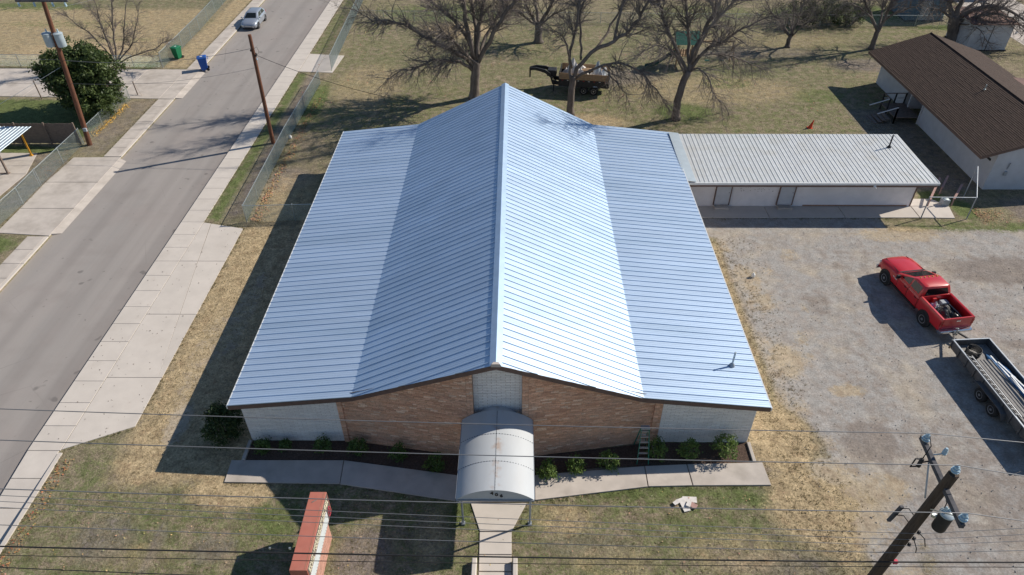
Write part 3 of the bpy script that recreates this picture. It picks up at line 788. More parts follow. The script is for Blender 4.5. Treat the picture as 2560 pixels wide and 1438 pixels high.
brick_wall((6.66, WY), (WR, WY), True, .40, .10, vary=False)
brick_wall((-1.82, 20.55), (.28, 20.55), True, .40, .10, vary=False)
brick_wall((-7.86, WY), (-2.10, 20.27), False, .34, .085)
brick_wall((.56, 20.27), (6.3, WY), False, .34, .085)
brick_wall((6.3, WY), (6.66, WY), False, .36, .085, vary=False)
brick_wall((-2.10, 20.27), (-1.82, 20.27), False, .28, .085, vary=False, proud=.03)
brick_wall((.28, 20.27), (.56, 20.27), False, .28, .085, vary=False, proud=.03)
BFACES = [(3,2,6,7), (0,3,7,4), (2,1,5,6), (4,7,6,5), (0,1,2,3)]
BR.sort(key=lambda t: t[0])
for (_, vs, c, white) in BR[:300]:
    mb = MB(); mb.add(vs, BFACES, c); mb.build('brick', M_['wbrick'] if white else M_['brick'], front_wall)
for white in (True, False):
    mb = MB()
    for (_, vs, c, w_) in BR[300:]:
        if w_ == white: mb.add(vs, BFACES, c)
    mb.build('brickwork', M_['wbrick'] if white else M_['brick'], front_wall, kind='stuff')
# projecting brick piers at the two bends of the facade
for xa, xb in ((-8.06, -7.84), (6.28, 6.5)):
    mb = MB()
    for j in range(int((min(wall_top(xa), wall_top(xb))-.06)/.085)):
        c = rng.choice(TAN); v = rng.uniform(.85, 1.2)
        z = .02+j*.085
        mb.box(xa+(.006 if j%2 else 0), xb-(0 if j%2 else .006), WY-.09, WY+.005, z, z+.073, (c[0]*v, c[1]*v, c[2]*v))
    mb.build('brick_pier', M_['brick'], front_wall)
# door in the recess behind the canopy
mb = MB(); mb.box(-1.55, .02, 20.47, 20.53, .08, 2.2); d_ = mb.build('door', M_['fascia'], church)
for xx in (-.86, -.68):
    mb = MB(); mb.cyl((xx, 20.44, .95), (xx, 20.44, 1.25), .012, n=6); mb.build('handle', M_['chrome'], d_)

# ---- vent pipe on the church roof
def vent(name, px, py, z, h, r, mat, lb):
    p = G(px, py, z)
    t = thing(name, lb, 'pipe', p)
    mb = MB(); mb.lathe(p, [(r*3.0,-.12),(r*2.6,.05),(r*1.5,.13),(r*1.3,.16)], 12); mb.build('flashing_boot', M_['dark'] if r > .052 else M_['grey_metal'], t, 40)
    mb = MB(); mb.cyl(p, p+Vector((.0,0,h)), r, n=12); mb.cyl(p+Vector((0,0,h)), p+Vector((0,0,h+.005)), r*.8, n=12); mb.build('pipe', mat, t, 40)
vent('vent_pipe', 1830, 914, 2.97, .85, .05, M_['galv'], 'galvanised vent pipe standing on the church roof')
vent('stove_pipe', 2222, 369, 2.76, .95, .055, M_['dark'], 'dark vent pipe standing on the annex roof')

# ================================================================ entrance canopy
can = thing('entrance_canopy', 'barrel vaulted sheet metal canopy over the church entrance', 'canopy', (-.79, 18.2, 0))
CX, CW, CZ, CRISE = -.79, 1.545, 2.68, .64
rad = (CW*CW + CRISE*CRISE)/(2*CRISE); th0 = math.asin(CW/rad)
def arc(t, e=0.0):     # t in -1..1
    a = th0*t; return (CX + (rad+e)*math.sin(a), CZ + CRISE - rad + (rad+e)*math.cos(a))
ysg = [16.14, 17.53, 18.92, 20.22]
for i in range(3):
    for s_ in (-1, 1):
        mb = MB(); nseg = 10
        A = [arc(s_*k/nseg) for k in range(nseg+1)]; B = [arc(s_*k/nseg, -.02) for k in range(nseg+1)]
        r1 = [(x, ysg[i]+.004, z) for x, z in A]; r2 = [(x, ysg[i+1]-.004, z) for x, z in A]
        r3 = [(x, ysg[i]+.004, z) for x, z in B]; r4 = [(x, ysg[i+1]-.004, z) for x, z in B]
        mb.loft([r3, r1, r2, r4], cap=False, closed=False)
        mb.build('canopy_panel', M_['canopy'], can, 30)
mb = MB()
for y in ysg[1:3]:
    for k in range(-14, 15):
        x, z = arc(k/14.5, .008)
        mb.box(x-.016, x+.016, y-.012, y+.012, z-.012, z+.004)
for k in range(58):
    x, z = arc(0, .008); y = 16.2 + k*.069
    mb.box(x-.011, x+.011, y-.014, y+.014, z-.012, z+.004)
mb.build('rivet', M_['dark'], can, kind='stuff')
mb = MB()
for y in ysg[1:3]:
    pts = [arc(k/16, .003) for k in range(-16, 17)]
    mb.tube([(x, y, z) for x, z in pts], .006, 4)
mb.tube([(CX, 16.16, arc(0,.003)[1]), (CX, 20.2, arc(0,.003)[1])], .006, 4)
mb.build('seam', M_['grey_metal'], can)
mb = MB()
for (cx_, cy_, rx_, ry_) in ((CX+.04, 18.92, .05, .03), (CX+.02, 17.56, .06, .16), (CX-.03, 16.62, .05, .08), (CX+.10, 17.5, .07, .025)):
    pass
# front tympanum, rear closing neck
for (y, nm) in ((16.16, 'front_panel'), (20.21, 'rear_panel')):
    mb = MB(); top = [arc(k/14, -.012) for k in range(-14, 15)]
    vs = [(x, y, z) for x, z in top] + [(x, y, CZ-.005) for x, z in reversed(top)]
    n_ = len(top); mb.add(vs, [(i, 2*n_-1-i, 2*n_-2-i, i+1) for i in range(n_-1)]); fp = mb.build(nm, M_['canopy'], can)
    if nm == 'front_panel': front_panel = fp
mb = MB()
r1 = [(CX + 1.03*math.sin(a), 20.2, CZ+.52-1.0 + 1.0*math.cos(a)+.03) for a in [R(-75+10*k) for k in range(16)]]
r2 = [(x, 20.54, z) for x, y, z in r1]
mb.loft([r1, r2], cap=False, closed=False); mb.build('rear_neck', M_['canopy'], can, 40)
mb = MB(); mb.beam((CX-CW, 16.13, CZ-.02), (CX+CW, 16.13, CZ-.02), .05, .05); mb.beam((CX-CW, 16.2, CZ-.02), (CX-CW, 20.2, CZ-.02), .05, .05); mb.beam((CX+CW, 16.2, CZ-.02), (CX+CW, 20.2, CZ-.02), .05, .05)
mb.build('frame', M_['grey_metal'], can)
for (x, y) in ((-2.2, 16.78), (.62, 16.78), (-2.2, 19.9), (.62, 19.9)):
    mb = MB(); mb.cyl((x, y, 0), (x, y, CZ), .045, n=10); mb.box(x-.08, x+.08, y-.08, y+.08, .0, .09); mb.build('post', M_['grey_metal'], can, 40)
def text(s, size, M, mat, parent, name='lettering', depth=.012, bold=.0):
    cu = bpy.data.curves.new(name, 'FONT'); cu.body = s; cu.size = size; cu.extrude = depth; cu.offset = bold
    cu.align_x = 'LEFT'; cu.resolution_u = 2
    to = bpy.data.objects.new('tmp_text', cu); COL.objects.link(to)
    me = bpy.data.meshes.new_from_object(to)
    bpy.data.objects.remove(to)
    me.materials.clear(); me.materials.append(mat)
    me.name = name
    return inst(me, name, parent, M)
RXM = Matrix.Rotation(R(90), 4, 'X')
for ch, x, z in (('4', -.98, 3.02), ('0', -.80, 2.93), ('6', -.61, 2.86)):
    text(ch, .26, T((x, 16.145, z)) @ RXM, M_['black'], can, 'house_number', .006, .006)

# ================================================================ annex wing
annex = thing('annex_wing', 'low white annex with cream ribbed metal roof joined to the church', 'building', (20, 44, 0))
AX0, AX1, AY0, AY1 = 11.42, 27.62, 41.9, 47.0
mb = MB(); mb.box(AX0, AX1, AY0, AY1, 0, 2.5); aw_ = mb.build('wall', M_['wall'], annex)
RA, RB_ = (40.72, 2.66), (47.45, 2.80)
mb = MB(); mb.add([(11.95,RA[0]+.03,RA[1]-.15),(28.12,RA[0]+.03,RA[1]-.15),(28.12,RB_[0]-.03,RB_[1]-.15),(11.95,RB_[0]-.03,RB_[1]-.15),(11.95,RA[0]+.03,RA[1]-.02),(28.12,RA[0]+.03,RA[1]-.02),(28.12,RB_[0]-.03,RB_[1]-.02),(11.95,RB_[0]-.03,RB_[1]-.02)],
                  [(0,3,2,1),(4,5,6,7),(0,1,5,4),(1,2,6,5),(2,3,7,6),(3,0,4,7)])
aroof = mb.build('roof', M_['fascia'], annex)
NA = 54; aw = (28.16-11.98)/NA
prof = [(0,0),(.006,.030),(.030,.030),(.036,0),(.14,0),(.146,.006),(.16,.006),(.166,0),(aw,0)]
mb = MB(); A = [(11.98+p, RA[0], RA[1]+h) for p, h in prof]; B = [(11.98+p, RB_[0], RB_[1]+h) for p, h in prof]
kk = len(prof); mb.add(A+B, [(i, i+1, kk+i+1, kk+i) for i in range(kk-1)] + [(0,1,2,3)])
me_ = mb.mesh('roof_panel', M_['annex_roof'])
for i in range(NA): inst(me_, 'roof_panel', aroof, T((i*aw, 0, 0)))
mb = MB(); mb.box(11.5, 28.2, 40.60, 40.72, 2.50, 2.655); mb.build('gutter', M_['gutter'], aroof)
mb = MB(); mb.box(11.6, 28.14, 40.73, 40.76, 2.28, 2.51); mb.build('fascia_board', M_['fascia'], aroof)
mb = MB(); mb.box(28.14, 28.18, 40.7, 47.46, 2.56, 2.70); mb.build('rake_trim', M_['gutter'], aroof)
mb = MB(); strip(mb, (11.25,40.66,2.80), (12.0,40.66,2.70), (12.0,47.5,2.84), (11.25,47.5,2.93)); mb.build('flashing_strip', M_['flash'], aroof)
p = UP(2190, 459, 40.6); mb = MB(); mb.lathe((p.x, 40.58, 2.42), [(.09,0),(.09,.05),(.05,.09)], 10, 'y'); mb.tube([(p.x, 40.6, 2.42), (p.x, 40.5, 2.40), (p.x+.05, 40.45, 2.34)], .035, 6); mb.build('fascia_light', M_['white'], annex)
for xc in (14.35, 18.75):
    mb = MB(); mb.box(xc-.5, xc+.5, 41.80, 41.885, .28, 2.3); dd = mb.build('door', M_['housewall'], annex)
    mb = MB(); mb.box(xc-.56, xc-.505, 41.76, 41.89, .2, 2.36); mb.box(xc+.505, xc+.56, 41.76, 41.89, .2, 2.36); mb.build('door_frame', M_['fascia'], dd)
    mb = MB(); mb.lathe((xc+.40, 41.77, 1.2), [(.03,0),(.035,.02)], 8, 'y'); mb.build('handle', M_['chrome'], dd)
    mb = MB(); mb.bbox(xc-.5, xc+.5, 41.42, 41.79, .03, .2, .015); mb.build('door_step', M_['conc2'], annex)
mb = MB(); mb.box(AX1-.06, AX1+.03, AY0-.03, AY0+.05, 0, 2.5); mb.build('corner_trim', M_['fascia'], annex)
mb = MB()
for k in range(26):
    mb.box(*(lambda x, z: (x, x+.05, 41.893, 41.899, z, z+.025))(15.4+random.random()*2.4, 1.2+random.random()*.55))
mb.build('wall_mark', M_['fascia'], annex, kind='stuff')
mb = MB(); mb.box(20.1, 27.4, 41.885, 41.90, .06, .16); mb.build('base_stain', M_['rust'], annex)

# ================================================================ brown-roofed house
house = thing('white_house', 'white house with brown shingle roof beside the annex', 'house', (38, 54, 0))
HX0, HXR, HX1, HY0, HY1, HZE, HZR = 32.6, 37.7, 42.8, 44.0, 64.2, 2.8, 4.5
def shingle_slope(xa, za, xb, zb, name):
    mb = MB(); n = 36; d = Vector((xb-xa, 0, zb-za)); nn = Vector((-d.z, 0, d.x)).normalized()
    if nn.z < 0: nn = -nn
    rg = random.Random(5)
    for i in range(n):
        a = Vector((xa,0,za)) + d*(i/n); b = Vector((xa,0,za)) + d*((i+1)/n)
        a2 = a + nn*.022; b2 = b + nn*.004
        y = HY0
        while y < HY1:
            w = rg.uniform(.8, 1.6); y1 = min(HY1, y+w); l = rg.uniform(-.006, .008)
            mb.add([(a2.x, y, a2.z+l), (a2.x, y1, a2.z+l), (b2.x, y1, b2.z), (b2.x, y, b2.z), (a.x, y, a.z), (a.x, y1, a.z)], [(0,1,2,3),(0,4,5,1)])
            y = y1
    return mb.build(name, M_['shingle'], hroof)
mb = MB()
for (xa, za, xb, zb) in ((HX0, HZE, HXR, HZR), (HXR, HZR, HX1, HZE)):
    mb.add([(xa,HY0,za-.2),(xb,HY0,zb-.2),(xb,HY1,zb-.2),(xa,HY1,za-.2),(xa,HY0,za-.004),(xb,HY0,zb-.004),(xb,HY1,zb-.004),(xa,HY1,za-.004)], [(0,3,2,1),(4,5,6,7),(0,1,5,4),(1,2,6,5),(2,3,7,6),(3,0,4,7)])
hroof = mb.build('roof', M_['fascia'], house)
shingle_slope(HX0-.02, HZE, HXR, HZR, 'shingle_slope'); shingle_slope(HX1+.02, HZE, HXR, HZR, 'shingle_slope')
mb = MB(); mb.tube([(HXR, HY0, HZR+.01), (HXR, HY1, HZR+.01)], .07, 6); mb.build('ridge_shingles', M_['shingle'], hroof)
HW = 33.95
mb = MB()
mb.box(HW, 41.6, 44.3, 55.0, 0, 3.05); mb.box(35.7, 41.6, 55.0, 58.0, 0, 3.05); mb.box(HW, 41.6, 58.0, 63.7, 0, 3.05)
mb.add([(HW,44.31,3.05),(41.6,44.31,3.05),(HXR,44.31,4.25)], [(0,1,2)]); mb.add([(HW,63.69,3.05),(41.6,63.69,3.05),(HXR,63.69,4.25)], [(0,2,1)])
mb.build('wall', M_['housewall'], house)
mb = MB(); mb.box(HW-.05, HW, 44.8, 54.9, 2.05, 2.2); mb.build('wall_strip', M_['dark'], house)  # plain dark strip running high along the wall
mb = MB(); mb.box(HW-.09, HW-.01, 54.9, 55.03, .0, 2.6); mb.build('porch_post', M_['housewall'], house)
mb = MB(); mb.box(HW-.12, HW-.02, 57.0, 57.12, .55, 2.6); mb.build('porch_post', M_['housewall'], house)
mb = MB(); mb.box(35.6, 35.69, 55.9, 56.9, .6, 2.6); mb.build('door', M_['dark'], house)
for (y0_) in (46.4, 50.2):
    pass
mb = MB(); mb.tube([(35.0,44.24,1.7),(35.0,44.2,2.2)], .05, 6); mb.box(34.9,35.1,44.16,44.29,1.2,1.5); mb.build('meter_box', M_['grey_metal'], house)
p = Vector((36.6, 52.4, HZR - 1.1*(HZR-HZE)/(HXR-HX0)))
mb = MB(); mb.lathe(p, [(.09,-.05),(.09,.06),(.045,.07),(.045,.4)], 10); mb.build('roof_vent', M_['galv'], house, 40)
mb = MB(); mb.add([(42.0,47,3.1),(46.2,47,2.75),(46.2,57.4,2.75),(42.0,57.4,3.1),(42.0,47,2.95),(46.2,47,2.6),(46.2,57.4,2.6),(42.0,57.4,2.95)], [(0,1,2,3),(7,6,5,4),(0,4,5,1),(1,5,6,2),(2,6,7,3)])
mb.build('patio_roof', M_['brownroof'], house)
for y in (47.3, 52, 57.1):
    mb = MB(); mb.box(46.0, 46.12, y-.06, y+.06, 0, 2.62); mb.build('patio_post', M_['wood'], house)
# porch with steps and rails
porch = thing('porch_steps', 'dark wooden porch with steps and handrails at the shaded house wall', 'porch', (32.8, 56.2, 0))
for k in range(9):
    mb = MB(); mb.box(31.9, 33.93, 55.0+k*.32, 55.0+k*.32+.31, .52, .58); mb.build('deck_board', M_['wood'], porch)
for k in range(4):
    mb = MB(); mb.box(31.6-k*.32-.3, 31.6-k*.32, 55.0, 56.6, .38-k*.125, .43-k*.125); mb.build('step', M_['wood'], porch)
for (x, y) in ((31.95,55.05),(31.95,56.7),(31.95,57.85),(33.85,57.85),(33.0,57.85),(31.95,55.05)):
    mb = MB(); mb.box(x-.05, x+.05, y-.05, y+.05, 0, 1.5); mb.build('rail_post', M_['dark'], porch)
for (a, b) in (((31.95,57.85,1.48),(33.85,57.85,1.48)), ((31.95,57.85,1.05),(33.85,57.85,1.05)), ((31.95,56.7,1.48),(31.95,57.85,1.48)), ((31.95,56.72,1.46),(30.35,56.72,.9)), ((31.95,55.0,1.46),(30.35,55.0,.9))):
    mb = MB(); mb.beam(a, b, .09, .05); mb.build('rail', M_['wood'] if a[2] > 1.46 and b[2] > 1.4 else M_['boardwhite'], porch)

# ================================================================ roadside sign
sign = thing('church_sign', 'red topped church sign box on a brick base beside the entrance path', 'sign', (-7.88, 14.9, 0))
SX0, SX1, SY0, SY1, SZ0, SZ1 = -8.21, -7.56, 13.22, 16.56, 1.32, 2.56
mb = MB(); mb.bbox(SX0, SX1, SY0, SY1, SZ0, SZ1, .012); sbox = mb.build('cabinet', M_['signred'], sign)
mb = MB(); mb.box(SX1-.1, SX1-.085, SY0+.03, SY1-.02, SZ1, SZ1+.006); mb.build('lid_seam', M_['rust'], sbox)
mb = MB(); mb.box(SX1, SX1+.012, SY0+.05, SY1-.05, 2.02, 2.53); sp_ = mb.build('name_panel', M_['signpanel'], sign)
mb = MB(); mb.box(SX1, SX1+.014, SY0+.05, SY1-.52, 1.38, 1.98); mb.build('message_panel', M_['signwhite'], sign)
mb = MB()
for k in range(20): mb.box(SX1+.014, SX1+.02, SY0+.2+k*.13, SY0+.25+k*.13, 1.44, 1.455)
mb.build('message_rail', M_['dark'], sign)
mb = MB(); mb.box(SX1, SX1+.012, SY1-.5, SY1-.05, 1.38, 1.98); mb.build('emblem_panel', M_['signpanel'], sign)
mb = MB()
ring = [(SX1+.035, SY1-.275+.15*math.sin(a)*(1-.35*math.cos(a)), 1.68+.26*math.cos(a)) for a in [2*math.pi*k/20 for k in range(21)]]
mb.tube(ring, .011, 6, False); mb.tube([(SX1+.035, SY1-.275, 1.46), (SX1+.035, SY1-.30, 1.62), (SX1+.035, SY1-.25, 1.72), (SX1+.035, SY1-.28, 1.86)], .016, 6)
mb.build('emblem', M_['neon'], sign, True)
# letters run along the cabinet, read from its east side
SM = lambda y, z: T((SX1+.015, y, z)) @ Matrix.Rotation(R(90), 4, 'Z') @ RXM
t1 = text('SOUTH SIDE CHURCH OF GOD', .19, SM(SY0+.12, 2.32), M_['letters'], sp_, 'text_line', .008, .004)
t2 = text('FAMILY WORSHIP CENTER', .21, SM(SY0+.16, 2.08), M_['letters'], sp_, 'text_line', .008, .004)
for t_ in (t1, t2):
    t_['kind'] = 'stuff'
    wd_ = max(v.co.x for v in t_.data.vertices); sc = (SY1-SY0-.3)/wd_
    for v in t_.data.vertices: v.co.x *= sc
mb = MB()
for j in range(13):
    for k in range(9):
        y0 = SY0+.5 + k*.27 + (.13 if j%2 else 0); c = rng.choice(TAN); v = rng.uniform(1., 1.35)
        mb.box(SX0+.14, SX1-.10+rng.uniform(0,.006), y0, min(y0+.258, SY1-.45), .0+j*.1, .088+j*.1, (.40*v, .235*v, .19*v))
mb.build('brick_base', M_['brick'], sign, kind='stuff')
mb = MB(); mb.box(SX0+.15, SX1-.11, SY0+.5, SY1-.46, 0, SZ0); mb.build('base_mortar', M_['mortar'], sign)
mb = MB(); mb.add([(-8.02,16.05,2.565),(-7.86,16.17,2.565),(-7.85,16.21,2.575),(-8.05,16.09,2.572)], [(0,1,2,3)])
mb.build('twig_debris', M_['twig'], label='small dark twig lying on the red sign top', cat='twig')

# ================================================================ small buildings beyond
def shed(name, lb, x0, x1, y0, y1, h, hb, wm_, rm_, seams, door=None):
    t = thing(name, lb, 'shed', ((x0+x1)/2, (y0+y1)/2, 0))
    mb = MB(); mb.add([(x0,y0,.1),(x1,y0,.1),(x1,y1,.1),(x0,y1,.1),(x0,y0,h),(x1,y0,h),(x1,y1,hb),(x0,y1,hb)], [(0,3,2,1),(0,1,5,4),(1,2,6,5),(2,3,7,6),(3,0,4,7)]); mb.build('wall', wm_, t)
    o = .25; mb = MB(); sl = (hb-h)/(y1-y0)
    strip(mb, (x0-o,y0-o,h-sl*o), (x1+o,y0-o,h-sl*o), (x1+o,y1+o,hb+sl*o), (x0-o,y1+o,hb+sl*o), .07); mb.build('roof', rm_, t)
    for k in range(1, seams):
        x = x0 + (x1-x0)*k/seams; mb = MB(); mb.box(x-.03, x+.03, y0-.03, y0, .1, h-.02); mb.build('wall_batten', M_['dark'] if seams < 4 else wm_, t)
    if door:
        mb = MB(); mb.box(door[0], door[1], y0-.06, y0-.005, .15, door[2]); d1 = mb.build('door', M_['greydoor'], t)
        mb = MB(); mb.box(door[1]-.15, door[1]-.08, y0-.1, y0-.06, 1.0, 1.15); mb.build('handle', M_['dark'], d1)
    mb = MB(); mb.box(x0-.1, x1+.1, y0-.12, y1, -.02, .1); mb.build('skid_base', M_['dark'], t)
    return t
shed('grey_shed', 'pale grey storage shed with brown roof behind the white house', 46.4, 50.5, 72.0, 76.2, 2.7, 3.0, M_['housewall'], M_['brownroof'], 2)
shed('blue_shed', 'blue grey metal shed with pale door beyond the back fence', 44.2, 48.4, 81.2, 85.6, 3.0, 3.5, M_['blueshed'], M_['blueshed'], 9, (45.6, 46.6, 2.3))
t = thing('far_house', 'pale distant house partly hidden by the big bare tree', 'house', (55, 93, 0))
mb = MB(); mb.box(50, 60, 90, 97, 0, 2.8); mb.build('wall', M_['housewall'], t)
mb = MB()
mb.add([(49.5,89.4,2.7),(60.5,89.4,2.7),(60.5,93.5,4.3),(49.5,93.5,4.3),(49.5,97.6,2.7),(60.5,97.6,2.7)], [(0,1,2,3),(3,2,5,4),(0,3,4),(1,5,2)]); mb.build('roof', M_['plank'], t)
for x in (51.5, 54.5, 57.5):
    mb = MB(); mb.box(x, x+1.1, 89.93, 89.995, 1.0, 2.1); w_ = mb.build('window', M_['white'], t)
    mb = MB(); mb.box(x+.08, x+1.02, 89.9, 89.925, 1.08, 2.02); mb.build('pane', M_['glass'], w_)

# carport on the west side
cp = thing('metal_carport', 'blue grey metal carport roof on yellow and brown posts at the street', 'carport', (-41, 47.2, 0))
mb = MB(); mb.beam((-46, 45.5, 2.30), (-37.5, 45.5, 2.30), .1, .14); mb.beam((-46, 48.8, 2.42), (-37.3, 48.8, 2.42), .1, .14); mb.build('frame', M_['grey_metal'], cp)
for k in range(30):
    if k == 0:
        mb = MB(); pr_ = [(0,0),(.02,.03),(.08,.03),(.1,0),(.29,0)]
        A = [(-37.35-p_, 45.3, 2.40+h_) for p_, h_ in pr_]; B = [(-37.05-p_, 49.0, 2.54+h_) for p_, h_ in pr_]
        mb.add(A+B, [(i, i+1, 5+i+1, 5+i) for i in range(4)] + [(0,1,2,3)]); me_ = mb.mesh('roof_sheet', M_['flash'])
    inst(me_, 'roof_sheet', cp, T((-k*.29, 0, 0)))
for (x, y, z, mt_) in ((-38.15,49.1,2.45,'yellow'), (-38.4,46.26,2.32,'wood'), (-44.5,49.1,2.45,'yellow')):
    mb = MB(); mb.box(x-.06, x+.06, y-.06, y+.06, 0, z-.05); mb.bbox(x-.12, x+.12, y-.12, y+.12, 0, .12, .02); mb.build('post', M_[mt_], cp)
mb = MB(); mb.beam((-46, 46.26, .06), (-38.4, 46.26, .06), .09, .05); mb.build('sill_beam', M_['wood'], cp)
# dark plank fence
wf = thing('plank_fence', 'dark weathered plank fence between carport and green yard', 'fence', (-39, 51.1, 0))
mb = MB(); mb.box(0, .145, 0, .022, .05, 1.78); me_ = mb.mesh('board', M_['wood'])
for k in range(80):
    inst(me_, 'board', wf, T((-47.3+k*.15, 51.1+random.uniform(-.008,.008), random.uniform(-.03,.03))))
for k in range(6):
    mb = MB(); x = -47+k*2.36; mb.box(x-.05, x+.05, 51.0, 51.09, 0, 1.9); mb.build('post', M_['wood'], wf)
for z in (.45, 1.5):
    mb = MB(); mb.box(-47.3, -35.35, 51.125, 51.165, z, z+.09); mb.build('rail', M_['wood'], wf)

# wooden play set below the trees
ps = thing('play_set', 'wooden play tower with dark green roof and slide under bare trees', 'play set', (16.6, 68.0, 0))
for (x, y) in ((15.6,67),(17.4,67),(15.6,68.8),(17.4,68.8)):
    mb = MB(); mb.box(x-.06, x+.06, y-.06, y+.06, 0, 2.6); mb.build('post', M_['newwood'], ps)
for k in range(12):
    mb = MB(); mb.box(15.55+k*.155, 15.55+k*.155+.145, 66.95, 68.85, 1.25, 1.29); mb.build('deck_board', M_['newwood'], ps)
for k in range(8):
    mb = MB(); mb.box(15.6+k*.23, 15.6+k*.23+.12, 66.9, 66.935, 1.3, 2.0); mb.build('rail_slat', M_['newwood'], ps)
mb = MB(); mb.add([(15.3,66.6,2.5),(17.7,66.6,2.5),(17.7,67.9,3.4),(15.3,67.9,3.4),(15.3,69.2,2.5),(17.7,69.2,2.5)], [(0,1,2,3),(3,2,5,4)]); mb.build('roof', M_['playgreen'], ps)
mb = MB(); sl_ = [(15.6,67.9,1.3),(14.8,67.6,1.0),(13.9,67.3,.5),(13.2,67.1,.28),(12.6,66.9,.25)]
mb.loft([[(x-.0,y-.28,z+.2),(x,y-.26,z),(x,y+.26,z),(x,y+.28,z+.2)] for x, y, z in sl_], cap=False, closed=False); mb.build('slide', M_['playgreen'], ps, True)
mb = MB(); mb.beam((17.4,67.9,2.4),(21.2,67.9,2.4),.12,.14); mb.build('swing_beam', M_['newwood'], ps)
for y in (67.0, 68.8):
    mb = MB(); mb.beam((21.1,67.9,2.4),(21.3,y,0),.1,.1); mb.build('swing_leg', M_['newwood'], ps)
for x in (18.6, 20.0):
    mb = MB(); mb.box(x, x+.45, 67.8, 68.0, .5, .54); mb.tube([(x+.02,67.9,.54),(x+.02,67.9,2.35)], .01, 4); mb.tube([(x+.43,67.9,.54),(x+.43,67.9,2.35)], .01, 4); mb.build('swing_seat', M_['playgreen'], ps)

# ================================================================ vehicles (local axes: x forward, y left, z up)
def wheel(parent, x, y, r, w, side, rim_r=.6):
    mb = MB(); h = w/2
    mb.lathe((x, y, r), [(r*rim_r,-h*.9),(r*.86,-h),(r*.97,-h*.75),(r,-h*.3),(r,h*.3),(r*.97,h*.75),(r*.86,h),(r*rim_r,h*.9)], 20, 'y')
    t = mb.build('wheel', M_['tyre'], parent, 45, local=True)
    mb = MB(); rr = r*rim_r; o = side*h*.82
    mb.lathe((x, y+o, r), [(rr*1.02,-.02*side),(rr*1.02,.02*side),(rr*.9,.015*side),(rr*.8,-.03*side),(rr*.35,-.02*side),(rr*.3,.03*side),(rr*.1,.035*side)], 16, 'y')
    mb.build('rim', M_['rim'], t, 35, local=True)
    mb = MB()
    for k in range(5):
        a = 2*math.pi*k/5+.3
        c = Vector((x + rr*.6*math.cos(a), y+o-.028*side, r + rr*.6*math.sin(a)))
        mb.lathe(c, [(rr*.16,-.012),(rr*.16,.012)], 8, 'y')
    mb.build('rim_holes', M_['black'], t, local=True)
    return t
def ring(x, zb, w, zs, zt):
    half = [(w*.90, zb), (w*.985, zb+.10), (w, zb+(zs-zb)*.55), (w*.975, zs), (w*.90, zs+(zt-zs)*.55), (w*.55, zt), (w*.2, zt+.012)]
    return [(x, y, z) for y, z in half] + [(x, -y, z) for y, z in reversed(half)]
def part(parent, name, mat, fn, smooth=False):
    mb = MB(); fn(mb); return mb.build(name, mat, parent, smooth, local=True)
def offq(mb, q, o):
    q = [Vector(p) for p in q]; n = (q[1]-q[0]).cross(q[2]-q[0]).normalized()*o
    mb.add([p+n for p in q], [tuple(range(len(q)))])
def inset(q, t):
    q = [Vector(p) for p in q]; c = sum(q, Vector())/len(q)
    return [c + (p-c)*t for p in q]

# ---- red pickup
PU = thing('pickup_truck', 'red crew cab pickup truck parked on the gravel with a loaded bed', 'truck', (23.55, 31.5, 0), R(90+9))
W = .985
def f(mb):
    mb.loft([ring(x, *a) for x, a in ((3.0,(.62,.80,.95,1.06)), (2.93,(.55,.90,1.02,1.16)), (2.6,(.52,.965,1.10,1.26)), (2.0,(.52,.985,1.14,1.33)), (1.3,(.5,.985,1.16,1.37)), (.98,(.5,.985,1.17,1.38)), (.5,(.48,.985,1.18,1.34)), (-.2,(.48,.985,1.18,1.34)), (-.97,(.48,.985,1.18,1.34)))])
body = part(PU, 'body', M_['red'], f, 50)
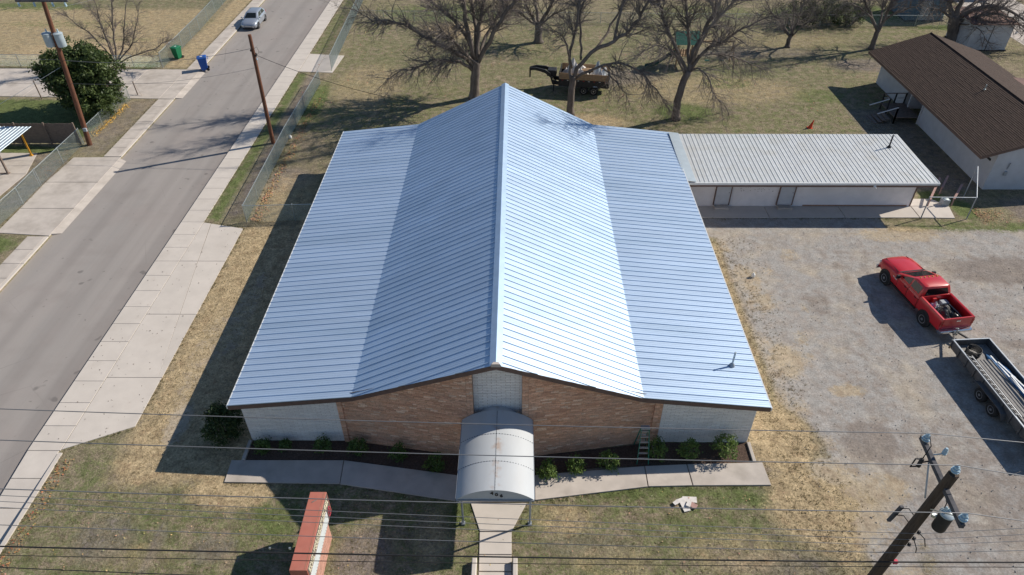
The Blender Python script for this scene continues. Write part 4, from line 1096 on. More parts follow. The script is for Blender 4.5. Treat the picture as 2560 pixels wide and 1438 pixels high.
# cab: base, waist, roof rings
def cabring(z, xf, xr, w):
    c = .12
    return [(xf, w-c, z), (xf-c*.6, w, z), (xr+c*.5, w, z), (xr, w-c, z), (xr, -(w-c), z), (xr+c*.5, -w, z), (xf-c*.6, -w, z), (xf, -(w-c), z)]
CB = [cabring(1.26, 1.32, -.99, .955), cabring(1.37, 1.18, -.99, .94), cabring(1.80, .22, -.90, .79), cabring(1.89, .02, -.86, .72), cabring(1.925, -.12, -.80, .60)]
part(PU, 'cab', M_['red'], lambda mb: mb.loft(CB), 35)
a, b = CB[1], CB[2]
part(PU, 'windscreen', M_['glass'], lambda mb: offq(mb, inset([a[7], a[0], b[0], b[7]], .93), .008))
part(PU, 'rear_window', M_['glass'], lambda mb: offq(mb, inset([a[3], a[4], b[4], b[3]], .90), .008))
for s in (1, -1):
    i, j = (1, 2) if s > 0 else (6, 5)
    def lp(t0, t1):
        A0 = Vector(a[i]).lerp(Vector(a[j]), t0); A1 = Vector(a[i]).lerp(Vector(a[j]), t1)
        B0 = Vector(b[i]).lerp(Vector(b[j]), max(0, (t0-.28)/.72*.98+.02)) if t0 < .3 else Vector((A0.x, b[i][1], b[i][2])); B1 = Vector((A1.x, b[i][1], b[i][2]))
        q = [A0, A1, B1, B0]
        return inset(q, .92)
    for (t0, t1) in ((.10, .50), (.54, .93)):
        q = lp(t0, t1)
        if s < 0: q = q
        mb = MB(); qq = [Vector(p) + Vector((0, s*.010, .003)) for p in q]; mb.add(qq, [(0,1,2,3)]); mb.build('side_window', M_['glass'], PU, local=True)
    for (x0, x1) in ((.93, .04), (.0, -.92)):
        mb = MB(); y = s*.988
        mb.add([(x0-.04, y, .62), (x1+.03, y, .62), (x1+.03, y, 1.16), (x0-.04, y, 1.16), (x0-.02, y-s*.04, 1.25), (x1+.01, y-s*.04, 1.25)], [(0,1,2,3), (3,2,5,4)])
        d_ = mb.build('door', M_['red'], PU, local=True)
        mb = MB(); mb.box(x1+.10, x1+.30, min(y, y+s*.03), max(y, y+s*.03), 1.08, 1.12); mb.build('handle', M_['black'], d_, local=True)
    part(PU, 'mirror', M_['black'], lambda mb: (mb.bbox(.84, .96, *sorted((s*1.02, s*1.22)), 1.24, 1.46, .02), mb.beam((.90, s*.93, 1.28), (.90, s*1.05, 1.32), .06, .05)))
    part(PU, 'bed_side', M_['red'], lambda mb: (mb.loft([[(x, s*w_, z) for w_, z in ((.90,.56),(.985,.64),(.985,1.18),(.965,1.36),(.94,1.39),(.84,1.39),(.80,1.36),(.80,.86))] for x in (-1.0, -3.02)])), 40)
    part(PU, 'tail_lamp', M_['lampr'], lambda mb: mb.box(-3.035, -2.97, *sorted((s*.86, s*.992)), .90, 1.22))
    part(PU, 'headlamp', M_['lampw'], lambda mb: mb.box(2.80, 2.985, *sorted((s*.62, s*.90)), .88, 1.04))
    for (x, nm) in ((1.98, 'wheel_arch'), (-1.81, 'wheel_arch')):
        mb = MB(); mb.lathe((x, s*.93, .46), [(.52,-.062),(.52,.062),(.44,.066)], 22, 'y'); mb.build(nm, M_['black'], PU, local=True)
        wheel(PU, x, s*.90, .41, .29, s)
part(PU, 'bed_floor', M_['black'], lambda mb: mb.box(-2.98, -1.0, -.80, .80, .78, .84))
part(PU, 'bed_front', M_['red'], lambda mb: mb.box(-1.06, -1.0, -.80, .80, .84, 1.385))
tg = part(PU, 'tailgate', M_['red'], lambda mb: mb.bbox(-3.035, -2.95, -.84, .84, .70, 1.40, .02))
part(tg, 'handle', M_['chrome'], lambda mb: mb.box(-3.06, -3.036, -.14, .10, 1.17, 1.25))
bp_ = part(PU, 'rear_bumper', M_['chrome'], lambda mb: mb.loft([[(-3.22,y*.96,.50),(-3.24,y*.96,.62),(-3.2,y*.96,.68),(-3.02,y,.68),(-3.0,y,.50)] for y in (-.98,-.5,.5,.98)]), 40)
part(bp_, 'licence_plate', M_['white'], lambda mb: mb.box(-3.25, -3.242, -.18, .14, .52, .67))
part(PU, 'front_bumper', M_['chrome'], lambda mb: mb.loft([[(3.02-abs(y)*.12,y,.46),(3.14-abs(y)*.14,y,.5),(3.15-abs(y)*.14,y,.66),(3.0-abs(y)*.12,y,.70)] for y in (-1.0,-.6,0,.6,1.0)]), 40)
part(PU, 'grille', M_['chrome'], lambda mb: mb.box(2.93, 3.035, -.56, .56, .74, 1.03))
for k in range(5):
    part(PU, 'clearance_lamp', M_['amber'], lambda mb: mb.bbox(-.07, .05, -.50+k*.25-.03, -.50+k*.25+.03, 1.88, 1.935, .015))
part(PU, 'wiper_cowl', M_['black'], lambda mb: mb.add([(1.30,-.78,1.385),(1.30,.78,1.385),(1.19,.82,1.392),(1.19,-.82,1.392)], [(0,1,2,3)]))
for s in (1, -1):
    for x in (.965, .02, -.945): part(PU, 'door_gap', M_['black'], lambda mb: mb.box(x-.008, x+.008, *sorted((s*.980, s*.9915)), .60, 1.17))
    part(PU, 'rocker_panel', M_['black'], lambda mb: mb.box(-.95, 1.4, *sorted((s*.90, s*.984)), .42, .53))
part(PU, 'bonnet_gap', M_['black'], lambda mb: [mb.beam((2.85, s*.66, 1.20), (1.35, s*.80, 1.318), .014, .03) for s in (1,)][0])
part(PU, 'bonnet_gap', M_['black'], lambda mb: mb.beam((2.85, -.66, 1.20), (1.35, -.80, 1.318), .014, .03))
part(PU, 'hitch', M_['dark'], lambda mb: mb.box(-3.35, -2.9, -.05, .05, .42, .50))
part(PU, 'badge', M_['white'], lambda mb: (mb.box(1.30, 1.42, .986, .990, .98, 1.03), mb.box(1.06, 1.26, .986, .990, .95, .99)))
PM = WM[PU.name]
def crumple(name, cx, cy, rx_, ry_, z0, h, mat, parentM, lb, cat, seed, n=18, rz=0, grp=None):
    rg = random.Random(seed); mb = MB(); vs = []; fs = []
    ph = [(rg.uniform(2,7), rg.uniform(2,7), rg.uniform(0,6), rg.uniform(.3,1)) for _ in range(6)]
    for i in range(n+1):
        for j in range(n+1):
            u, v = i/n*2-1, j/n*2-1
            r2 = max(abs(u), abs(v))
            e = max(0, 1-r2**3)
            z = h*e*(.55 + .22*sum(a_*math.sin(fx*u+p_)*math.cos(fy*v-p_) for fx, fy, p_, a_ in ph)/1.6) + rg.uniform(-.03, .03)*e*3*h
            vs.append((cx+u*rx_*(1+.12*math.sin(3*v+ph[0][2])), cy+v*ry_*(1+.12*math.sin(4*u+ph[1][2])), z0+max(.0, z)))
    for i in range(n):
        for j in range(n):
            o = i*(n+1)+j; fs.append((o, o+n+1, o+n+2, o+1))
    mb.add(vs, fs)
    mb.v = [tuple(parentM @ Vector(p)) for p in mb.v]
    return mb.build(name, mat, None, False, lb, cat, grp)
crumple('black_tarp', -2.15, -.05, .75, .55, .845, .50, M_['tarp'], PM, 'crumpled black plastic tarp lying in the red pickup bed', 'tarp', 3)
crumple('blue_bag', -1.28, .55, .20, .22, .845, .42, M_['bluebin'], PM, 'blue bag at the front of the red pickup bed', 'bag', 4, 8)
crumple('clear_bag', -1.40, .12, .28, .26, .845, .46, M_['alu'], PM, 'shiny silver plastic bag among the pickup bed load', 'bag', 5, 10)
mb = MB(); mb.bbox(-1.45, -1.12, -.62, -.22, .845, 1.10, .01); mb.v = [tuple(PM @ Vector(p)) for p in mb.v]; mb.build('storage_box', M_['greydoor'], label='pale grey box against the front wall of the pickup bed', cat='box')
mb = MB(); mb.bbox(-1.2, -1.08, .02, .24, .845, 1.26, .01); mb.v = [tuple(PM @ Vector(p)) for p in mb.v]; mb.build('fuel_can', M_['red'], label='small red can at the front of the pickup bed', cat='can')
mb = MB(); mb.tube([PM @ Vector(p) for p in ((-1.6,-.5,1.12),(-2.2,-.6,1.05),(-2.9,-.62,.95))], .03, 6); mb.build('pole_stick', M_['plank'], label='thin grey pole lying across the pickup bed load', cat='pole')

# ---- utility trailer behind it
TR = thing('utility_trailer', 'dark grey steel flatbed utility trailer hitched behind the red pickup', 'trailer', (24.42, 23.6, 0), R(90+4))
L2, W2 = 3.65, 1.0
part(TR, 'deck_frame', M_['trailer'], lambda mb: mb.box(-L2, L2, -W2+.03, W2-.03, .52, .60))
for k in range(11):
    part(TR, 'deck_plank', M_['plank'], lambda mb: mb.box(-L2+.03, L2-.03, -W2+.05+k*.173, -W2+.05+k*.173+.165, .602, .64))
def side(mb, s):
    mb.box(-L2, L2, *sorted((s*W2, s*(W2-.03))), .60, 1.02)
for s in (1, -1):
    sd = part(TR, 'side_wall', M_['trailer'], lambda mb: side(mb, s))
    part(TR, 'top_rail', M_['grey_metal'], lambda mb: mb.box(-L2, L2, *sorted((s*(W2+.02), s*(W2-.05))), 1.022, 1.07))
    for x in (-3.6, -2.9, -2.2, -1.5, -.8, .8, 1.5, 2.2, 2.9, 3.6):
        part(TR, 'stake', M_['trailer'], lambda mb: mb.box(x-.035, x+.035, *sorted((s*(W2+.003), s*(W2+.06))), .50, 1.018))
    fdr = part(TR, 'fender', M_['trailer'], lambda mb: mb.loft([[(x, s*(W2+.01), z), (x, s*(W2+.30), z), (x, s*(W2+.30), z+.03), (x, s*(W2+.01), z+.03)] for x, z in ((1.15,.45),(1.0,.70),(.7,.80),(-.9,.80),(-1.2,.70),(-1.35,.45))]))
    for x in (.38, -.58): wheel(TR, x, s*(W2+.14), .37, .24, s, .55)
    part(TR, 'side_marker', M_['amber'], lambda mb: mb.box(3.5, 3.56, *sorted((s*(W2+.061), s*(W2+.075))), .62, .67))
part(TR, 'front_wall', M_['trailer'], lambda mb: mb.box(L2-.03, L2, -W2+.035, W2-.035, .60, 1.02))
part(TR, 'front_rail', M_['grey_metal'], lambda mb: mb.box(L2-.05, L2+.02, -W2+.055, W2-.055, 1.022, 1.07))
part(TR, 'tail_ramp', M_['trailer'], lambda mb: mb.box(-L2-.06, -L2-.005, -W2+.05, W2-.05, .5, .95))
for s in (1, -1):
    part(TR, 'tongue_bar', M_['trailer'], lambda mb: mb.beam((L2, s*.7, .52), (L2+1.25, s*.05, .50), .07, .1))
part(TR, 'coupler', M_['trailer'], lambda mb: mb.box(L2+1.15, L2+1.55, -.06, .06, .46, .56))
part(TR, 'tongue_jack', M_['galv'], lambda mb: (mb.cyl((L2+.95, .12, .15), (L2+.95, .12, .95), .035, n=8), mb.tube([(L2+.95,.12,.95),(L2+.95,.28,.97)], .015, 6), mb.cyl((L2+.95,.12,.12),(L2+.95,.12,.16),.08,n=8)))
TM = WM[TR.name]
def world(mb): mb.v = [tuple(TM @ Vector(p)) for p in mb.v]; return mb
for k in range(5):
    mb = MB(); y = .52 - k*.19
    mb.box(-3.5, 2.3, y-.085, y+.085, .645, .85+.012*(k%2)); mb.box(-3.5, 2.3, y-.085, y-.068, .85, .885); world(mb)
    mb.build('metal_sheet', M_['plank'], label='long grey ribbed metal sheet lying in the utility trailer', cat='metal sheet', group='metal sheets in the trailer')
# coil of hose
mb = MB()
pts = [(2.85+.34*math.cos(a)*(1+.03*math.sin(a*3.3)), .30+.34*math.sin(a), .70+a*.011) for a in [k*.35 for k in range(110)]]
mb.tube(pts, .028, 6); world(mb); mb.build('hose_coil', M_['cable'], None, True, 'coil of black hose at the front of the utility trailer', 'hose')
# aluminium ladder along the side wall
ld = thing('aluminium_ladder', 'narrow aluminium ladder lying along the trailer side wall', 'ladder', TM @ Vector((.4, .8, .9)), R(94))
for y in (.93, .62):
    mb = MB(); mb.beam((-1.6, y, 1.06 if y > .8 else .95), (2.5, y, 1.06 if y > .8 else .95), .03, .07); mb.v = [tuple(TM @ Vector(p)) for p in mb.v]; mb.build('rail', M_['alu'] if y < .8 else M_['trailer'], ld)
for k in range(13):
    x = -1.45+k*.32
    mb = MB(); mb.tube([TM @ Vector((x, .93, 1.06)), TM @ Vector((x, .62, .95))], .018, 6); mb.build('rung', M_['white'], ld)
# blue sheeting and white trim pieces
crumple('blue_sheet', -.4, -.58, 2.9, .30, .70, .40, M_['bluetarp'], TM, 'folded blue plastic sheet along the trailer load', 'sheet', 9, 26)
for (x0, y0, x1, y1, z) in ((2.4,-.30,-3.2,-.45,1.02), (1.9,-.36,-1.0,-.78,1.06), (.9,-.40,-2.9,-.30,1.10)):
    mb = MB(); mb.beam((x0,y0,z), (x1,y1,z+.02), .07, .025); world(mb); mb.build('white_trim', M_['gutter'], label='long white metal trim strip lying on the blue sheet in the trailer', cat='trim', group='white trim strips in the trailer')

# ---- gooseneck dump trailer behind the church
DT = thing('dump_trailer', 'black gooseneck dump trailer with wooden side boards under the trees', 'trailer', (6.25, 61.9, 0), R(180-9))
part(DT, 'chassis', M_['dark'], lambda mb: mb.box(-2.3, 2.3, -.5, .5, .55, .75))
part(DT, 'bed_floor', M_['dark'], lambda mb: mb.box(-2.2, 2.2, -1.18, 1.18, .78, .86))
for s in (1, -1):
    part(DT, 'bed_side', M_['dark'], lambda mb: mb.box(-2.22, 2.22, *sorted((s*1.18, s*1.23)), .78, 1.42))
    for z in (1.43, 1.72):
        part(DT, 'side_board', M_['newwood'], lambda mb: mb.box(-2.2, 2.2, *sorted((s*1.19, s*1.225)), z, z+.28))
    for k in range(7):
        part(DT, 'side_rib', M_['dark'], lambda mb: mb.box(-2.15+k*.71, -2.09+k*.71, *sorted((s*1.232, s*1.28)), .78, 1.42))
    for k in range(9):
        part(DT, 'reflector', M_['white'] if k % 2 else M_['lampr'], lambda mb: mb.box(-2.0+k*.48, -1.86+k*.48, *sorted((s*1.282, s*1.287)), 1.34, 1.39))
    for x in (-.95, -.05): wheel(DT, x, s*1.05, .40, .26, s, .55)
    part(DT, 'fender', M_['dark'], lambda mb: mb.loft([[(x, s*.92, z), (x, s*1.24, z), (x, s*1.24, z+.03), (x, s*.92, z+.03)] for x, z in ((.55,.55),(.4,.83),(-1.4,.83),(-1.55,.55))]))
part(DT, 'bed_front', M_['dark'], lambda mb: mb.box(2.22, 2.27, -1.22, 1.22, .78, 1.98))
part(DT, 'tailgate', M_['dark'], lambda mb: mb.box(-2.27, -2.22, -1.22, 1.22, .78, 1.42))
part(DT, 'gooseneck', M_['dark'], lambda mb: [mb.loft([[(x, y-.07, z), (x, y+.07, z), (x, y+.07, z+h), (x, y-.07, z+h)] for x, y, z, h in ((2.3,s*.55,.6,.3),(2.9,s*.55,.62,.4),(3.1,s*.55,1.25,.4),(3.6,s*.45,1.6,.3),(4.5,s*.28,1.75,.25),(5.05,s*.08,1.62,.28))]) for s in (1,-1)][0])
part(DT, 'hydraulic_box', M_['dark'], lambda mb: mb.bbox(2.6, 3.4, -.45, .45, 1.3, 1.85, .04))
part(DT, 'coupler', M_['dark'], lambda mb: mb.cyl((5.05,0,.95),(5.05,0,1.85),.07,n=10))
for s in (1, -1): part(DT, 'landing_jack', M_['dark'], lambda mb: mb.cyl((2.75,s*.75,.05),(2.75,s*.75,1.1),.06,n=8))
part(DT, 'drop_chute', M_['grey_metal'], lambda mb: mb.box(2.95,3.02,-.3,.3,.75,1.1))
DM = WM[DT.name]
crumple('roofing_debris', .9, 0, 1.25, 1.08, .87, 2.2, M_['boardwhite'], DM, 'pale crumpled roofing sheets heaped in the dump trailer near its gooseneck', 'debris', 12, 16)
crumple('roofing_debris', -1.25, .1, .90, 1.05, .87, 2.1, M_['alu'], DM, 'grey crumpled sheet metal heaped at the dump trailer tailgate', 'debris', 13, 16)
for k in range(7):
    rg = random.Random(40+k); mb = MB(); x = -.5+rg.uniform(-.5,.9); a_ = rg.uniform(-.6,.6)
    mb.beam((x-.6*math.cos(a_), -.6*math.sin(a_)+rg.uniform(-.4,.4), 1.75+k*.035), (x+.6*math.cos(a_), .6*math.sin(a_)+rg.uniform(-.4,.4), 1.85+k*.03), .2, .03)
    mb.v = [tuple(DM @ Vector(p)) for p in mb.v]; mb.build('scrap_board', M_['newwood'], label='loose tan scrap board on top of the dump trailer load', cat='board', group='scrap boards in the dump trailer')

# ---- silver hatchback, and two more cars that show only by an edge or a shadow
def hatch(name, lb, loc, rz, paint):
    t = thing(name, lb, 'car', loc, rz)
    def f(mb):
        mb.loft([ring(x, *a) for x, a in ((2.18,(.38,.60,.56,.62)), (2.06,(.26,.80,.64,.72)), (1.7,(.22,.875,.72,.84)), (1.0,(.2,.905,.82,.97)), (.3,(.2,.91,.87,1.0)), (-.6,(.2,.91,.91,1.02)), (-1.5,(.22,.90,.95,1.05)), (-1.95,(.28,.86,.92,1.02)), (-2.16,(.4,.78,.80,.92)))])
    part(t, 'body', paint, f, 50)
    def cr(z, xf, xr, w, c=.14):
        return [(xf, w-c, z), (xf-c, w, z), (xr+c*.8, w, z), (xr, w-c, z), (xr, -(w-c), z), (xr+c*.8, -w, z), (xf-c, -w, z), (xf, -(w-c), z)]
    C = [cr(.92, 1.12, -2.06, .84), cr(1.0, .98, -2.02, .82), cr(1.36, .26, -1.62, .67), cr(1.44, .02, -1.42, .58), cr(1.465, -.2, -1.2, .42)]
    part(t, 'cabin', paint, lambda mb: mb.loft(C), 40)
    a, b = C[1], C[2]
    part(t, 'windscreen', M_['glass'], lambda mb: offq(mb, inset([a[7], a[0], b[0], b[7]], .95), .01))
    part(t, 'rear_window', M_['glass'], lambda mb: offq(mb, inset([a[3], a[4], b[4], b[3]], .88), .01))
    for s in (1, -1):
        i, j = (1, 2) if s > 0 else (6, 5)
        for (t0, t1, u0, u1) in ((.08, .46, .04, .46), (.50, .90, .50, .93)):
            q = [Vector(a[i]).lerp(Vector(a[j]), t0), Vector(a[i]).lerp(Vector(a[j]), t1), Vector(b[i]).lerp(Vector(b[j]), u1), Vector(b[i]).lerp(Vector(b[j]), u0)]
            mb = MB(); mb.add([p + Vector((0, s*.012, .004)) for p in inset(q, .92)], [(0,1,2,3)]); mb.build('side_window', M_['glass'], t, local=True)
        for (x0, x1) in ((.95, -.12), (-.16, -1.15)):
            d_ = part(t, 'door', paint, lambda mb: mb.add([(x0, s*.913, .38), (x1, s*.913, .38), (x1, s*.916, .72), (x0, s*.913, .70)], [(0,1,2,3)]))
            part(d_, 'handle', M_['chrome'], lambda mb: mb.box(x1+.08, x1+.24, *sorted((s*.905, s*.935)), .74, .77))
        for x in (1.32, -1.32):
            mb = MB(); mb.lathe((x, s*.86, .33), [(.37,-.055),(.37,.052),(.32,.056)], 18, 'y'); mb.build('wheel_arch', M_['black'], t, local=True)
            wheel(t, x, s*.83, .315, .21, s, .66)
        part(t, 'headlamp', M_['lampw'], lambda mb: mb.add([(2.10, s*.44, .66), (1.78, s*.84, .73), (1.72, s*.82, .82), (2.02, s*.46, .735)], [(0,1,2,3)]))
        part(t, 'tail_lamp', M_['lampr'], lambda mb: mb.box(-2.14, -2.0, *sorted((s*.62, s*.83)), .75, .95))
        part(t, 'mirror', paint, lambda mb: mb.bbox(.72, .88, *sorted((s*.92, s*1.10)), .96, 1.08, .02))
        part(t, 'fog_lamp', M_['black'], lambda mb: mb.box(2.05, 2.135, *sorted((s*.5, s*.72)), .34, .44))
    part(t, 'grille', M_['black'], lambda mb: mb.loft([[(2.165,y*(1 if z>.5 else .8),z),(2.215,y*.9*(1 if z>.5 else .8),z)] for y, z in ((-.48,.46),(-.48,.56),(.48,.56),(.48,.46))], cap=False))
    part(t, 'lower_bumper', M_['black'], lambda mb: mb.box(2.02, 2.19, -.42, .42, .27, .36))
    part(t, 'licence_plate', M_['white'], lambda mb: mb.box(-2.19, -2.175, -.22, .22, .62, .72))
    return t
sv = hatch('silver_car', 'silver hatchback car parked at the kerb of the asphalt street', (-29.72, 80.35, -.118), R(-90), M_['silver'])
dk = hatch('dark_car', 'dark car whose rear edge shows far up the asphalt street', (-25.2, 92.6, -.118), R(90), M_['blackcar'])
hatch('black_car', 'black car standing on the gravel yard beside the red pickup', (32.35, 31.3, 0), R(96), M_['blackcar'])

# ================================================================ wheelie bins
def wbin(name, lb, p, rz, mat):
    t = thing(name, lb, 'bin', p, rz)
    part(t, 'body', mat, lambda mb: mb.loft([[(-.22,-.22,.06),(.24,-.22,.06),(.24,.22,.06),(-.22,.22,.06)], [(-.26,-.27,.5),(.29,-.27,.5),(.29,.27,.5),(-.26,.27,.5)], [(-.29,-.31,.98),(.33,-.31,.98),(.33,.31,.98),(-.29,.31,.98)]]))
    ld_ = part(t, 'lid', mat, lambda mb: mb.loft([[(-.34,-.34,.985),(.38,-.34,.985),(.38,.34,.985),(-.34,.34,.985)], [(-.34,-.34,1.03),(.38,-.34,1.02),(.38,.34,1.02),(-.34,.34,1.03)], [(-.26,-.26,1.09),(.28,-.26,1.06),(.28,.26,1.06),(-.26,.26,1.09)]]))
    part(t, 'handle', mat, lambda mb: mb.tube([(-.36,-.26,.93),(-.43,-.26,.95),(-.43,.26,.95),(-.36,.26,.93)], .02, 6))
    for s in (1, -1): part(t, 'wheel', M_['tyre'], lambda mb: mb.lathe((-.26, s*.27, .11), [(.02,-.03),(.11,-.03),(.11,.03),(.02,.03)], 14, 'y'))
    part(ld_, 'label_patch', M_['white'], lambda mb: mb.box(-.05, .12, -.03, .1, 1.088, 1.094))
    return t
p = G(512, 176); wbin('blue_bin', 'bright blue wheeled recycling bin standing at the street kerb', (p.x, p.y+.1, .0), R(200), M_['bluebin']).scale = (1.25,)*3
p = G(447, 146); wbin('green_bin', 'green wheeled rubbish bin standing on grass by the chain link fence', (p.x, p.y, 0), R(250), M_['greenbin']).scale = (1.15,)*3

# ================================================================ chain link fences
def chainlink(name, lb, pts, h, posts, mesh=True, sp=.065, wr=.0036, cat='fence', brace=False):
    t = thing(name, lb, cat, (pts[0][0], pts[0][1], 0))
    for (x, y) in posts:
        mb = MB(); mb.cyl((x, y, -.02), (x, y, h+.03), .028, n=8); mb.lathe((x, y, h+.03), [(.035,0),(.03,.03),(.005,.045)], 8); mb.build('post', M_['galv'], t, 40)
    for i in range(len(pts)-1):
        a = Vector((*pts[i], 0)); b = Vector((*pts[i+1], 0)); d = b-a; ln = d.length; d /= ln
        mb = MB(); mb.tube([a+Vector((0,0,h)), b+Vector((0,0,h))], .021, 8); mb.build('top_rail', M_['galv'], t, 40)
        if mesh:
            mb = MB(); z0, z1 = .04, h-.03; hh = z1-z0
            k = -hh
            while k < ln:
                for s in (1, -1):
                    s0, s1 = k, k+hh; za, zb = (z0, z1) if s > 0 else (z1, z0)
                    c0 = max(0., s0); c1 = min(ln, s1)
                    if c1-c0 > .03:
                        A = a + d*c0; B = a + d*c1
                        A.z = za + (zb-za)*(c0-s0)/hh; B.z = za + (zb-za)*(c1-s0)/hh
                        mb.tube([A, B], wr, 3, False)
                k += sp
            mb.build('chain_mesh', M_['chain'], t)
    return t
FR = [(-18.38, 39.8), (-18.62, 51.5), (-18.5, 63.2)]
def posts_on(pts, sp=2.9):
    out = []
    for i in range(len(pts)-1):
        a = Vector(pts[i]); b = Vector(pts[i+1]); n = max(1, round((b-a).length/sp))
        out += [tuple(a.lerp(b, k/n)) for k in range(n)]
    return out + [pts[-1]]
chainlink('chain_link_fence', 'chain link fence along the sidewalk between street and church lawn', FR, 1.3, posts_on(FR))
F2 = [(-18.1, 66.6), (-18.4, 76), (-18.9, 92)]
chainlink('chain_link_fence', 'chain link fence beyond the drive crossing up the street', F2, 1.5, posts_on(F2))
F3 = [(-18.38, 39.8), (-12.6, 40.1)]
chainlink('chain_link_fence', 'short chain link return fence joining the church wall', F3, 1.3, [(-18.36, 39.83), (-15.1, 39.98), (-12.62, 40.1)])
F4 = [(-34.95, 39.2), (-35.0, 48.9), (-35.0, 51.2)]
chainlink('chain_link_fence', 'chain link fence in front of the metal carport', [(-35.0, 44.6), (-35.0, 51.1)], 1.35, posts_on([(-35.0, 44.6), (-35.0, 51.1)]))
chainlink('chain_link_gate', 'open chain link gate leaf beside the west apron', [(-35.0, 44.5), (-34.9, 42.0), (-35.05, 38.6)], 1.35, [(-35.0, 44.45), (-34.9, 42.0), (-35.05, 38.6)], cat='gate')
chainlink('chain_link_fence', 'chain link fence in front of the dark evergreen tree', [(-34.9, 51.6), (-34.9, 59.6)], 1.2, posts_on([(-34.9, 51.6), (-34.9, 59.6)]))
chainlink('chain_link_fence', 'chain link fence around the dry field behind the green bin', [(-34.9, 67.2), (-35.1, 78), (-36, 96)], 1.5, posts_on([(-34.9, 67.2), (-35.1, 78), (-36, 96)]))
chainlink('chain_link_fence', 'chain link fence along the driveway of the dry field', [(-34.95, 67.15), (-52, 67.5)], 1.2, posts_on([(-34.95, 67.15), (-52, 67.5)]), sp=.09)
chainlink('back_fence', 'long low chain link fence at the far end of the church lawn', [(-18.6, 81), (20, 80), (62, 79)], 1.2, posts_on([(-18.6, 81), (20, 80), (62, 79)], 3.4), sp=.11)
# gate frame and lumber by the annex
gt = thing('yard_gate', 'tall galvanised pipe gate frame at the annex corner', 'gate', (29.2, 40.4, 0))
for (x, y) in ((27.75, 40.4), (30.85, 40.35)):
    mb = MB(); mb.cyl((x, y, 0), (x, y, 1.75), .04, n=8); mb.build('post', M_['grey_metal'], gt, 40)
mb = MB(); mb.tube([(27.75,40.4,1.72),(30.85,40.35,1.72)], .03, 8); mb.build('top_rail', M_['grey_metal'], gt, 40)
mb = MB(); mb.tube([(30.85,40.35,1.72),(31.9,43.0,2.6)], .035, 8); mb.build('swing_rail', M_['grey_metal'], gt, 40)
mb = MB(); mb.tube([(31.9,43.0,2.6),(31.9,43.0,0)], .035, 8); mb.build('hinge_post', M_['grey_metal'], gt, 40)
for (a, b) in (((29.4,40.4,0),(29.7,40.9,.9)), ((29.0,40.4,0),(29.35,40.9,.9))):
    pass
for k, (pa, pb) in enumerate((((2325,500),(2350,445)), ((2355,470),(2370,440)), ((2385,498),(2405,462)))):
    A = G(*pa, .55); B = G(*pb, .85)
    mb = MB(); mb.beam(A, B, .14, .09); mb.cyl((A.x, A.y, 0), A, .05, n=6); mb.cyl((B.x, B.y, 0), B, .05, n=6)
    mb.build('hitching_rail', M_['boardpink'], None, False, ('weathered timber rail on short posts close to the annex gutter', 'short weathered timber rail piece beside the annex roof corner', 'weathered timber rail on short posts close to the white house')[k], 'rail')
ut = thing('air_unit', 'small grey metal unit on the walk behind the gate rail', 'machine', G(2360, 515))
p = G(2360, 515); mb = MB(); mb.bbox(p.x-.25, p.x+.25, p.y-.1, p.y+.3, .06, .5, .02); mb.build('casing', M_['grey_metal'], ut)
mb = MB(); mb.lathe((p.x, p.y+.1, .5), [(.18,0),(.18,.03),(.05,.05)], 12); mb.build('fan_cap', M_['galv'], ut)

# ================================================================ step ladder
sl = thing('step_ladder', 'green fibreglass step ladder standing in the front mulch bed', 'ladder', (5.84, 20.2, 0))
hz = 1.85; yt = 20.52
for s in (-1, 1):
    mb = MB(); mb.beam((5.84+s*.26, 19.88, .03), (5.84+s*.17, yt-.06, hz), .03, .075); mb.build('front_rail', M_['greenfg'], sl)
    mb = MB(); mb.beam((5.84+s*.25, 21.0, .03), (5.84+s*.16, yt+.04, hz-.05), .03, .05); mb.build('rear_rail', M_['greenfg'], sl)
for k in range(1, 7):
    t_ = k/6.5; y = 19.88+(yt-.06-19.88)*t_; w = .26-.09*t_
    mb = MB(); mb.box(5.84-w, 5.84+w, y-.04, y+.05, .03+1.82*t_-.012, .03+1.82*t_+.012); mb.build('step', M_['alu'], sl)
mb = MB(); mb.bbox(5.84-.2, 5.84+.2, yt-.12, yt+.08, hz-.03, hz+.05, .015); mb.build('top_cap', M_['grey_metal'], sl)
for z in (.5, 1.1):
    mb = MB(); t_ = z/1.8; y = 21.0+(yt+.04-21.0)*t_; mb.tube([(5.84-.24+.09*t_, y, z), (5.84+.24-.09*t_, y, z)], .014, 6); mb.build('rear_brace', M_['alu'], sl)

# ================================================================ utility poles and wires
def sagged(a, b, sag, n=24):
    a = Vector(a); b = Vector(b)
    return [a.lerp(b, i/n) - Vector((0,0,sag*4*(i/n)*(1-i/n))) for i in range(n+1)]
def wire(lb, pts, r, mat='wire', grp=None, name='power_line', cat='wire'):
    mb = MB(); mb.tube(pts, r, 6); return mb.build(name, M_[mat], None, True, lb, cat, grp)
NP_ = thing('utility_pole', 'leaning dark utility pole with crossarm and transformer in the front yard', 'utility pole', (10.0, 10.78, 0))
def onp(z): return Vector((10.07 + .081*z, 10.78, z))
mb = MB(); mb.tube([onp(z) for z in (-.1, 3, 6, 9, 11.8)], [.175,.166,.156,.144,.132], 16); mb.build('pole', M_['darkpole'], NP_, 40)
mb = MB(); mb.beam((11.12, 12.36, 11.28), (10.87, 9.62, 11.28), .11, .14); mb.build('crossarm', M_['armwood'], NP_)
for (a, b) in (((11.05,11.7,11.2),(10.86,10.95,10.5)), ((10.96,9.95,11.2),(10.86,10.62,10.5))):
    mb = MB(); mb.beam(a, b, .04, .02); mb.build('arm_brace', M_['galv'], NP_)
